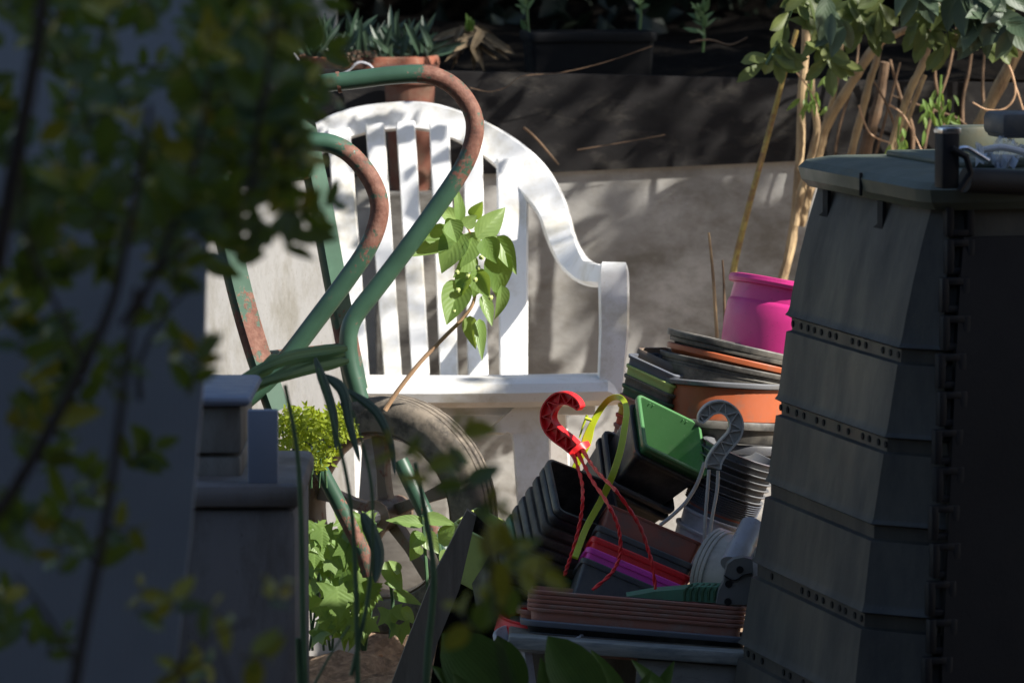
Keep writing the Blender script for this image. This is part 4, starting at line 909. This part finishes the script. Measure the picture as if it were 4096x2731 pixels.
for tw, n in (([(3180, -20), (3135, 110), (3095, 205), (3070, 255)], 17), ([(3290, -40), (3285, 90), (3300, 200), (3320, 250)], 22), ([(3380, -60), (3420, 40), (3470, 110)], 18), ([(3560, -60), (3520, 20), (3500, 80)], 12), ([(3700, -50), (3690, 60), (3720, 130)], 18), ([(3820, -40), (3800, 90), (3790, 170)], 16), ([(3980, -40), (3960, 60), (4000, 150)], 16), ([(3240, -60), (3230, 0)], 8)):
    foliate(b, tw, 6.2, int(n*1.1), 90, 150, .41, 'obov', r)
b.build('leaves', mt['greyleaf'], sh)
b = MB()
for tw, n in (([(3300, -20), (3340, 60), (3380, 110)], 8), ([(3820, -60), (3900, 20), (3960, 90)], 18), ([(3980, -60), (4020, 60), (4040, 110)], 12), ([(3640, -80), (3680, -20)], 7)):
    foliate(b, tw, 6.14, n, 120, 200, .46, 'oval', r)
b.build('large_leaves', mt['blueleaf'], sh)
b = MB()
for k in range(20):   # upper crown of the shrub, above the frame: it dapples the chair and the boards
    c = Vector((r.uniform(.22, 1.15), r.uniform(5.75, 6.5), 0)); c.z = 1.1-.0258*c.y+.075+abs(r.gauss(0, .2))
    leafcloud(b, 15, lambda r: c+Vector((r.gauss(0, .05), r.gauss(0, .05), abs(r.gauss(0, .06)))), .04, r, 'obov', 3)
b.build('crown', mt['greyleaf'], sh)
b = MB(); b.tube([P(x, y, 6.2) for x, y in cr([(3190, -30), (3135, 110), (3095, 205), (3066, 260)], 5)], .003, 7); b.tube([P(x, y, 6.2) for x, y in cr([(3285, -40), (3290, 120), (3302, 240)], 5)], .0022, 7); b.build('twig', mt['greenstem'], sh)
b = MB(); q = cr([(2930, 1100), (2951, 1000), (2996, 823), (3040, 660), (3072, 542), (3110, 400), (3136, 300), (3187, 121)], 5)
b.tube([P(x, y, 6.3) for x, y in q], [M(27-.22*i, 6.3)/2 for i in range(len(q))], 10); o = b.build('golden_cane', mt['canegold'], loc=P(2930, 1100, 6.3)); tag(o, 'slender golden yellow cane slanting up in front of the boards', 'cane')
for (x0, x1, y0, y1, n, lb) in ((3690, 3840, 330, 540, 30, 'drooping bright green weed among the right-hand stems'), (3195, 3310, 300, 440, 16, 'small curled green weed clinging to the forked tan stem'), (3560, 3640, 500, 620, 10, 'tiny green weed just above the back of the bin lid')):
    t = thing('weed', lb, 'weed', P((x0+x1)/2, y1, 6.3)); b = MB()
    for k in range(n):
        q = P(r.uniform(x0, x1), r.uniform(y0, y1), 6.3+r.uniform(-.02, .02)); d = nz(Vector((r.gauss(0, .5), -.2, -1+r.gauss(0, .4)))); b.leaf(q, q+d*M(r.uniform(30, 75), 6.3), nz(Vector((r.gauss(0, .6), -1, .3))), M(r.uniform(10, 22), 6.3), 'oval', .4, .3, 4)
    b.tube([P((x0+x1)/2, y0-30, 6.3), P((x0+x1)/2-10, (y0+y1)/2, 6.3), P((x0+x1)/2+6, y1, 6.3)], .0016, 6); b.build('leaves', mt['ivy'], t)
# ------------------------------------------------------------------ shoot in front of the chair
t = thing('leafy_shoot', 'slender shoot with fresh green leaves in front of the white chair', 'plant', P(1585, 1585, 5.45))
b = MB(); q = cr([(1540, 1640), (1590, 1565), (1680, 1450), (1780, 1345), (1850, 1275), (1893, 1210), (1905, 1120), (1898, 1020), (1880, 930), (1850, 890)], 5)
b.tube([P(x, y, 5.45) for x, y in q], [M(21-.28*i, 5.45)/2 for i in range(len(q))], 9); b.build('stem', mt['palestem'], t)
b = MB(); r = random.Random(51)
LV = [(1836, 890, 1842, 745, 52), (1905, 950, 2028, 832, 100), (1815, 925, 1648, 1032, 118), (1840, 925, 1765, 1085, 122), (1890, 950, 1850, 1075, 95), (1985, 945, 2068, 1085, 84), (1998, 1000, 1992, 1190, 118), (1845, 1120, 1786, 1300, 122), (1930, 1075, 1900, 1185, 92), (2005, 1140, 2012, 1292, 66), (1880, 1262, 1890, 1395, 66), (1918, 1275, 1928, 1425, 50), (1930, 1180, 1968, 1305, 58), (1850, 900, 1752, 822, 74), (1870, 930, 1905, 1010, 90), (1820, 880, 1780, 930, 60), (1940, 950, 1985, 1050, 95), (1870, 1090, 1840, 1180, 80), (1800, 880, 1830, 970, 85), (1890, 1010, 1830, 1110, 90), (1910, 1090, 1962, 1190, 88), (1855, 905, 1905, 860, 60), (1890, 870, 1935, 800, 60)]
for x0, y0, x1, y1, w_ in LV:
    Yd = 5.43+r.uniform(-.03, .02); p0 = P(x0, y0, Yd); p1 = P(x1, y1, Yd+r.uniform(-.035, .01))
    b.leaf(p0, p1, nz(Vector((r.gauss(.15, .45), -1, r.uniform(-.1, .9)))), M(w_, Yd), 'ovate', r.uniform(.2, .55), r.uniform(-.1, .4), 12)
b.build('leaves', mt['shoot'], t)
for x, y in ((1828, 1088), (1832, 1160), (1818, 1246), (1962, 1190), (1900, 1118), (1912, 1070), (1872, 1105), (1925, 1030)):
    b = MB(); b.blob(P(x, y, 5.41), M(11, 5.4), 1.1, 8); b.build('bud', mt['limedull'], t)
# ------------------------------------------------------------------ moss clump, ivy, soft leaves, straps
r = random.Random(61)
t = thing('golden_moss_plant', 'clump of bright yellow-green mossy foliage beside the white board', 'plant', P(1220, 1900, 5.2))
b = MB(); els = [(1150, 1770, 62, 140), (1270, 1760, 88, 125), (1340, 1700, 60, 80), (1210, 1690, 80, 70), (1180, 1860, 45, 50), (1400, 1720, 40, 40)]
for k in range(1500):
    cx, cy, ax, ay = r.choices(els, [4, 5, 2, 2, 1, .7])[0]; a = r.uniform(0, 6.28); q_ = r.random()**.5
    c = P(cx+ax*q_*math.cos(a), cy+ay*q_*math.sin(a), 5.2+.06*r.random()-.05*(1-q_)); d = nz(Vector((r.gauss(0, .8), -.5, r.gauss(.2, .7))))
    b.leaf(c, c+d*M(r.uniform(18, 36), 4.95), nz(Vector((r.gauss(0, .7), -1, r.uniform(-.2, 1)))), M(r.uniform(9, 17), 4.95), 'oval', .3, .2, 3)
b.build('foliage', mt['moss'], t)
b = MB()
for k in range(14):
    x = r.uniform(1140, 1330); b.tube([P(x, 1950, 5.24), P(x+r.uniform(-20, 20), 1800, 5.23), P(x+r.uniform(-40, 40), 1680, 5.22)], .0012, 5)
b.build('stems', mt['greenstem'], t)
t = thing('ivy', 'sunlit pale green ivy climbing between the storage box and the wheel', 'ivy', P(1330, 2500, 5.5))
b = MB()
for k in range(90):
    x = r.uniform(1225, 1490); y = r.uniform(2060, 2540); Yd = 5.36+r.uniform(-.06, .06)
    d = nz(Vector((r.gauss(0, .5), r.uniform(-.7, .1), -1))); b.lobed(P(x, y, Yd), d, nz(Vector((r.gauss(0.4, .6), -1, r.uniform(0, 1.0)))), M(r.uniform(45, 105), Yd), r)
for (x, y, s_) in ((1350, 2350, 130), (1290, 2110, 90), (1400, 2180, 100), (1420, 2090, 80), (1260, 2200, 80), (1560, 2440, 90), (1600, 2500, 80)):
    b.lobed(P(x, y, 5.30), nz(Vector((r.gauss(0, .2), -.2, -1))), nz(Vector((.25, -1, .35))), M(s_, 5.3), r)
b.build('leaves', mt['ivy'], t)
b = MB()
for k in range(12):
    x = r.uniform(1230, 1470); b.tube([P(x, 2600, 5.43), P(x+r.uniform(-40, 40), 2350, 5.42), P(x+r.uniform(-60, 60), 2090, 5.40)], .0016, 6)
b.build('stems', mt['greenstem'], t)
t = thing('round_leaved_weed', 'fresh round-leaved weed growing in front of the truck wheel', 'weed', P(1700, 2450, 5.08))
b = MB()
for x0, y0, x1, y1, w_ in ((1700, 2095, 1548, 2072, 62), (1690, 2070, 1820, 2090, 64), (1755, 2170, 1860, 2090, 92), (1690, 2130, 1640, 2190, 70), (1690, 2130, 1755, 2210, 78), (1680, 2180, 1640, 2240, 60), (1540, 2245, 1610, 2365, 78), (1560, 2370, 1690, 2410, 62), (1600, 2430, 1660, 2490, 60), (1800, 2200, 1760, 2260, 60), (1600, 2290, 1560, 2240, 50), (1610, 2330, 1540, 2330, 60)):
    Yd = 5.33+r.uniform(-.02, .03); b.leaf(P(x0, y0, Yd), P(x1, y1, Yd-.01), nz(Vector((r.gauss(.1, .3), -1, r.uniform(.3, .9)))), M(w_, Yd), 'ovate', .3, .12, 7)
b.build('leaves', mt['shoot'], t)
b = MB()
for px in ([(1720, 2550), (1710, 2350), (1695, 2130), (1690, 2060)], [(1740, 2500), (1770, 2300), (1755, 2170)], [(1560, 2550), (1570, 2400), (1545, 2250)]): b.tube([P(x, y, 5.34) for x, y in cr(px, 4)], .0022, 7)
b.build('stems', mt['greenstem'], t)
# tall stemmed plant with strap leaves in front of the truck
t = thing('tall_strap_plant', 'dark tall stems and arching strap leaves in front of the truck', 'plant', P(1350, 2900, 4.5))
def ribbon(b, px, Y, w0, roll=0.0, k=7):
    q = cr(px, k); n = len(q); cs = [P(x, y, Y-.03*i/n) for i, (x, y) in enumerate(q)]; rows = []
    for i, c in enumerate(cs):
        u = i/(n-1); tt = nz(cs[min(i+1, n-1)]-cs[max(i-1, 0)]); s_ = nz(tt.cross(nz(-FW*math.cos(roll)+UP*math.sin(roll)))); nn = s_.cross(tt)
        hw = M(w0, Y)/2*max(.04, (min(1, .35+u*3)*(1-u**3)**.8)); i0 = len(b.v)
        b.v += [c-s_*hw-nn*hw*.4, c-s_*hw*.5, c+nn*0, c+s_*hw*.5, c+s_*hw-nn*hw*.4]
        for j in range(5): b.uv[i0+j] = (j/4, u)
        rows.append(i0)
    for a, c in zip(rows, rows[1:]):
        for j in range(4): b.f.append((a+j, a+j+1, c+j+1, c+j))
b = MB()
for px, w_ in (([(1390, 1390), (1290, 1405), (1150, 1430), (1010, 1490), (885, 1565)], 62), ([(1395, 1440), (1260, 1462), (1100, 1510), (920, 1572)], 58), ([(1100, 1455), (1020, 1500), (900, 1570)], 50), ([(1380, 1415), (1230, 1440), (1060, 1530), (960, 1600)], 44), ([(1120, 1420), (1080, 1440), (1000, 1530)], 40)):
    ribbon(b, px, 4.75, w_, .3)
b.build('leaves', mt['strap'], t)
b = MB()
for px, w_ in (([(1300, 1500), (1370, 1560), (1400, 1700), (1440, 1850)], 46), ([(1260, 1430), (1330, 1640), (1345, 1800)], 40), ([(1390, 1560), (1500, 1640), (1560, 1760), (1580, 1900)], 38), ([(1450, 2050), (1510, 2200), (1500, 2330)], 60)):
    ribbon(b, px, 4.55, w_, .3)
b.build('dark_leaves', mt['darkstrap'], t)
for px, w0 in (([(1225, 2900), (1212, 2500), (1205, 2100), (1188, 1800), (1140, 1540)], 34), ([(1432, 2900), (1428, 2500), (1415, 2150), (1385, 1900), (1320, 1650), (1270, 1470)], 28), ([(1700, 2900), (1712, 2600), (1735, 2300), (1700, 2050), (1660, 1850)], 42), ([(1405, 2700), (1470, 2400), (1490, 2150), (1480, 1900), (1410, 1640)], 24), ([(1210, 2900), (1190, 2550)], 40), ([(1250, 2750), (1320, 2620), (1400, 2500)], 14)):
    q = cr(px, 6); n = len(q); b = MB(); b.tube([P(x, y, 4.1) for x, y in q], [M(w0*.8*(1-.45*i/n), 4.1)/2 for i in range(n)], 8); b.build('stem', mt['greenstem'], t)
# sticks on the soil
for px, w_, lb in (([(1225, 2668), (1330, 2632), (1420, 2640), (1530, 2618)], 22, 'pale fallen stick lying on the bare soil'), ([(1270, 2660), (1330, 2600), (1345, 2585)], 16, 'short forked stick end on the bare soil'), ([(1245, 2600), (1262, 2530)], 16, 'stub of a stick standing up from the soil')):
    stick('fallen_stick', lb, 'stick', px, 5.8, w_, mt['palestem'], group='sticks on the soil')
# ------------------------------------------------------------------ broad leaves in the foreground
r = random.Random(71)
t = thing('hosta', 'broad-leaved green plant in front of the bench', 'plant', (P(2200, 2731, 4.45).x, 4.45, G0))
for x0, y0, x1, y1, w_, nx in ((2120, 2900, 1784, 2542, 270, -.2), (2085, 2900, 2000, 2556, 165, .1), (2470, 2950, 2205, 2556, 215, -.1), (2520, 2900, 2385, 2605, 110, .3), (2740, 2880, 2545, 2640, 80, .2), (2600, 2900, 2680, 2650, 80, -.4), (1930, 2850, 1742, 2664, 90, .1), (2180, 2900, 2180, 2640, 100, .5), (1900, 2900, 1830, 2700, 120, .4), (2360, 2900, 2290, 2700, 120, -.3), (2480, 2900, 2600, 2690, 60, .1)):
    b = MB(); Yd = 4.42+r.uniform(-.04, .05); b.leaf(P(x0, y0, Yd+.03), P(x1, y1, Yd), nz(Vector((nx, -1, .45))), M(w_, Yd), 'obov' if w_ > 140 else 'oval', .28, .1, 10); b.build('leaf', mt['hosta'], t)
b = MB()
for x in (1950, 2100, 2250, 2420, 2560): b.tube([P(x*.6+2150*.4, 3700, 4.5), P(x, 2880, 4.45)], .004, 7)
b.build('stems', mt['greenstem'], t)
# ------------------------------------------------------------------ the blurred dark shrub close to the viewer
r = random.Random(81)
t = thing('dark_shrub', 'dark out-of-focus shrub with yellowish tips close to the viewer', 'shrub', (-.20, 2.5, G0))
for pxs, Y, w0, w1 in (([(-60, 2100), (60, 1950), (300, 1530), (440, 1230), (500, 1000), (560, 700), (600, 420)], 2.5, 60, 22), ([(270, 2900), (340, 2500), (420, 2100), (470, 1750), (500, 1500), (545, 1150)], 2.45, 50, 26), ([(-20, 1100), (60, 650), (110, 400), (160, 100), (170, -100)], 2.4, 74, 50), ([(545, 1250), (700, 900), (790, 600), (840, 300)], 2.6, 34, 16), ([(350, 1500), (240, 1250), (120, 1000), (90, 700)], 2.55, 24, 14), ([(480, 1300), (640, 1080), (820, 930), (1000, 760), (1120, 560)], 2.6, 24, 12), ([(1000, 760), (1050, 400), (1100, 80), (1100, -80)], 2.6, 24, 16), ([(300, 2650), (180, 2450), (60, 2300)], 2.5, 22, 12), ([(560, 1600), (560, 1450), (640, 1280), (760, 1150)], 2.62, 26, 12), ([(1990, 2480), (1960, 2300), (2000, 2150)], 2.62, 16, 8), ([(560, 2900), (640, 2750), (820, 2560), (1010, 2480)], 2.6, 18, 9), ([(980, 2900), (930, 2750), (880, 2600)], 2.65, 16, 8), ([(1900, 2000), (1800, 1800), (1700, 1700)], 2.7, 14, 8), ([(2100, 2950), (2020, 2700), (1990, 2480)], 2.62, 16, 14), ([(1960, 2300), (1930, 2100), (1880, 1960)], 2.66, 14, 10), ([(200, -100), (600, -60), (1000, -80)], 2.5, 40, 20)):
    q = cr(pxs, 5); n = len(q); b = MB(); b.tube([P(x, y, Y) for x, y in q], [M(w0+(w1-w0)*i/(n-1), Y)/2 for i in range(n)], 8); b.build('stem', mt['twig'], t)
clumps = [(100, 150, 200, 16), (350, 120, 220, 18), (600, 30, 150, 12), (850, 60, 200, 20), (1060, 80, 150, 13), (1100, 260, 110, 9), (950, 300, 190, 20), (1000, 440, 150, 14), (1110, 440, 80, 6), (1080, 640, 90, 6), (820, 480, 130, 11), (480, 480, 150, 11), (250, 380, 180, 14), (60, 500, 150, 10), (450, 650, 170, 14), (700, 760, 170, 14), (930, 680, 150, 13), (1010, 600, 110, 9), (250, 720, 200, 13), (100, 850, 180, 12), (520, 880, 170, 13), (760, 900, 140, 10), (960, 820, 110, 7), (350, 980, 150, 9), (140, 1050, 170, 11), (640, 1000, 120, 7), (60, 1300, 130, 8), (420, 1580, 170, 9), (230, 1650, 130, 6), (90, 1780, 160, 8), (750, 1530, 90, 4), (880, 1020, 80, 4), (400, 1860, 120, 5), (90, 2150, 150, 7), (330, 2250, 130, 5), (180, 2450, 150, 5), (40, 2600, 120, 4), (1140, 900, 60, 3), (1100, 760, 90, 8), (1130, 820, 60, 4), (1090, 880, 70, 3), (1000, 960, 60, 3), (200, 1350, 120, 5), (700, 1250, 90, 3), (760, 1380, 80, 3)]
b = MB(); by = MB()
def lf(bb, x, y, Y, L, wr, up=None):
    c = P(x, y, Y); d = nz(up or Vector((r.gauss(0, .8), r.gauss(0, .4), r.gauss(.25, .7)))); nn = nz(Vector((r.gauss(0, .7), -1, r.gauss(.4, .6)))); d2 = d*L
    bb.leaf(c-d2*.5, c+d2*.5, nn, L*wr, 'oval', .3, r.uniform(-.1, .3), 5)
def spray(x, y, Y, ang, L, nl, ls, yellow, thr=.62):
    """a thin twig with pairs of leaves, young ones at its tip"""
    q = cr([(x, y), (x+L*.5*math.sin(ang)+r.uniform(-12, 12), y-L*.5*math.cos(ang)), (x+L*math.sin(ang), y-L*math.cos(ang))], 3); n = len(q); dy = r.uniform(-.08, .08)
    cs = [P(a, c, Y+dy*i/n) for i, (a, c) in enumerate(q)]
    f0 = len(b.f); b.tube(cs, [M(11-5*i/n, Y)/2 for i in range(n)], 6); b.f2 |= set(range(f0, len(b.f)))
    for k in range(nl):
        u = (k+.5)/nl; c = cs[min(n-1, int(u*n))]; t_ = nz(cs[-1]-cs[0]); sd = nz(t_.cross(FW))*(1 if k % 2 else -1)
        d = nz(t_*r.uniform(.2, 1.1)+sd*r.uniform(.5, 1.1)+Vector((r.gauss(0, .25), r.gauss(0, .45), r.gauss(0, .3))))
        if k == nl-1: d = nz(t_+sd*.2)
        Ll = ls*r.uniform(.7, 1.2)*(.75 if u > .8 else 1); bb = by if (u > thr and yellow) else b
        bb.leaf(c, c+d*Ll, nz(Vector((r.gauss(0, .6), -1, r.gauss(.4, .5)))), Ll*r.uniform(.40, .54), 'oval', .3, r.uniform(-.1, .3), 5)
for cx, cy, rad, n in clumps:
    for k in range(max(1, round(n/(2.3 if cx > 780 else 2.7)))):
        a = r.uniform(0, 6.28); q_ = rad*r.random()**.5
        spray(cx+q_*math.cos(a), cy+q_*math.sin(a)+40, r.uniform(2.6, 3.1), r.gauss(.15, .7), r.uniform(110, 210), r.choice((5, 6, 7)), r.uniform(.019, .033), r.random() < .42)
# sprigs with yellow tips lower down
for cx, cy, n, s_ in ((720, 2440, 4, 100), (830, 2420, 4, 90), (1080, 2440, 4, 90), (930, 2610, 5, 120), (720, 2680, 3, 70), (2030, 2190, 8, 100), (1950, 2380, 7, 120), (2150, 2260, 4, 90), (1900, 2200, 4, 80), (1930, 2480, 3, 60), (1740, 1700, 4, 90), (1640, 1800, 3, 80), (1800, 1860, 3, 90), (1880, 1930, 3, 90), (1740, 1950, 3, 80), (560, 2430, 2, 60), (60, 1700, 2, 60), (700, 1080, 2, 40), (450, 2100, 3, 60)):
    for k in range(max(1, round(n/3.2))):
        spray(cx+r.gauss(0, s_*.35), cy+r.gauss(0, s_*.35)+40, r.uniform(2.65, 2.9), r.gauss(.1, .8), r.uniform(70, 130), r.choice((4, 5)), r.uniform(.018, .027), True, .15 if cy > 1500 else .5)
b.build('leaves', mt['privet'], t, mat2=mt['twig']); by.build('young_leaves', mt['privetyoung'], t)
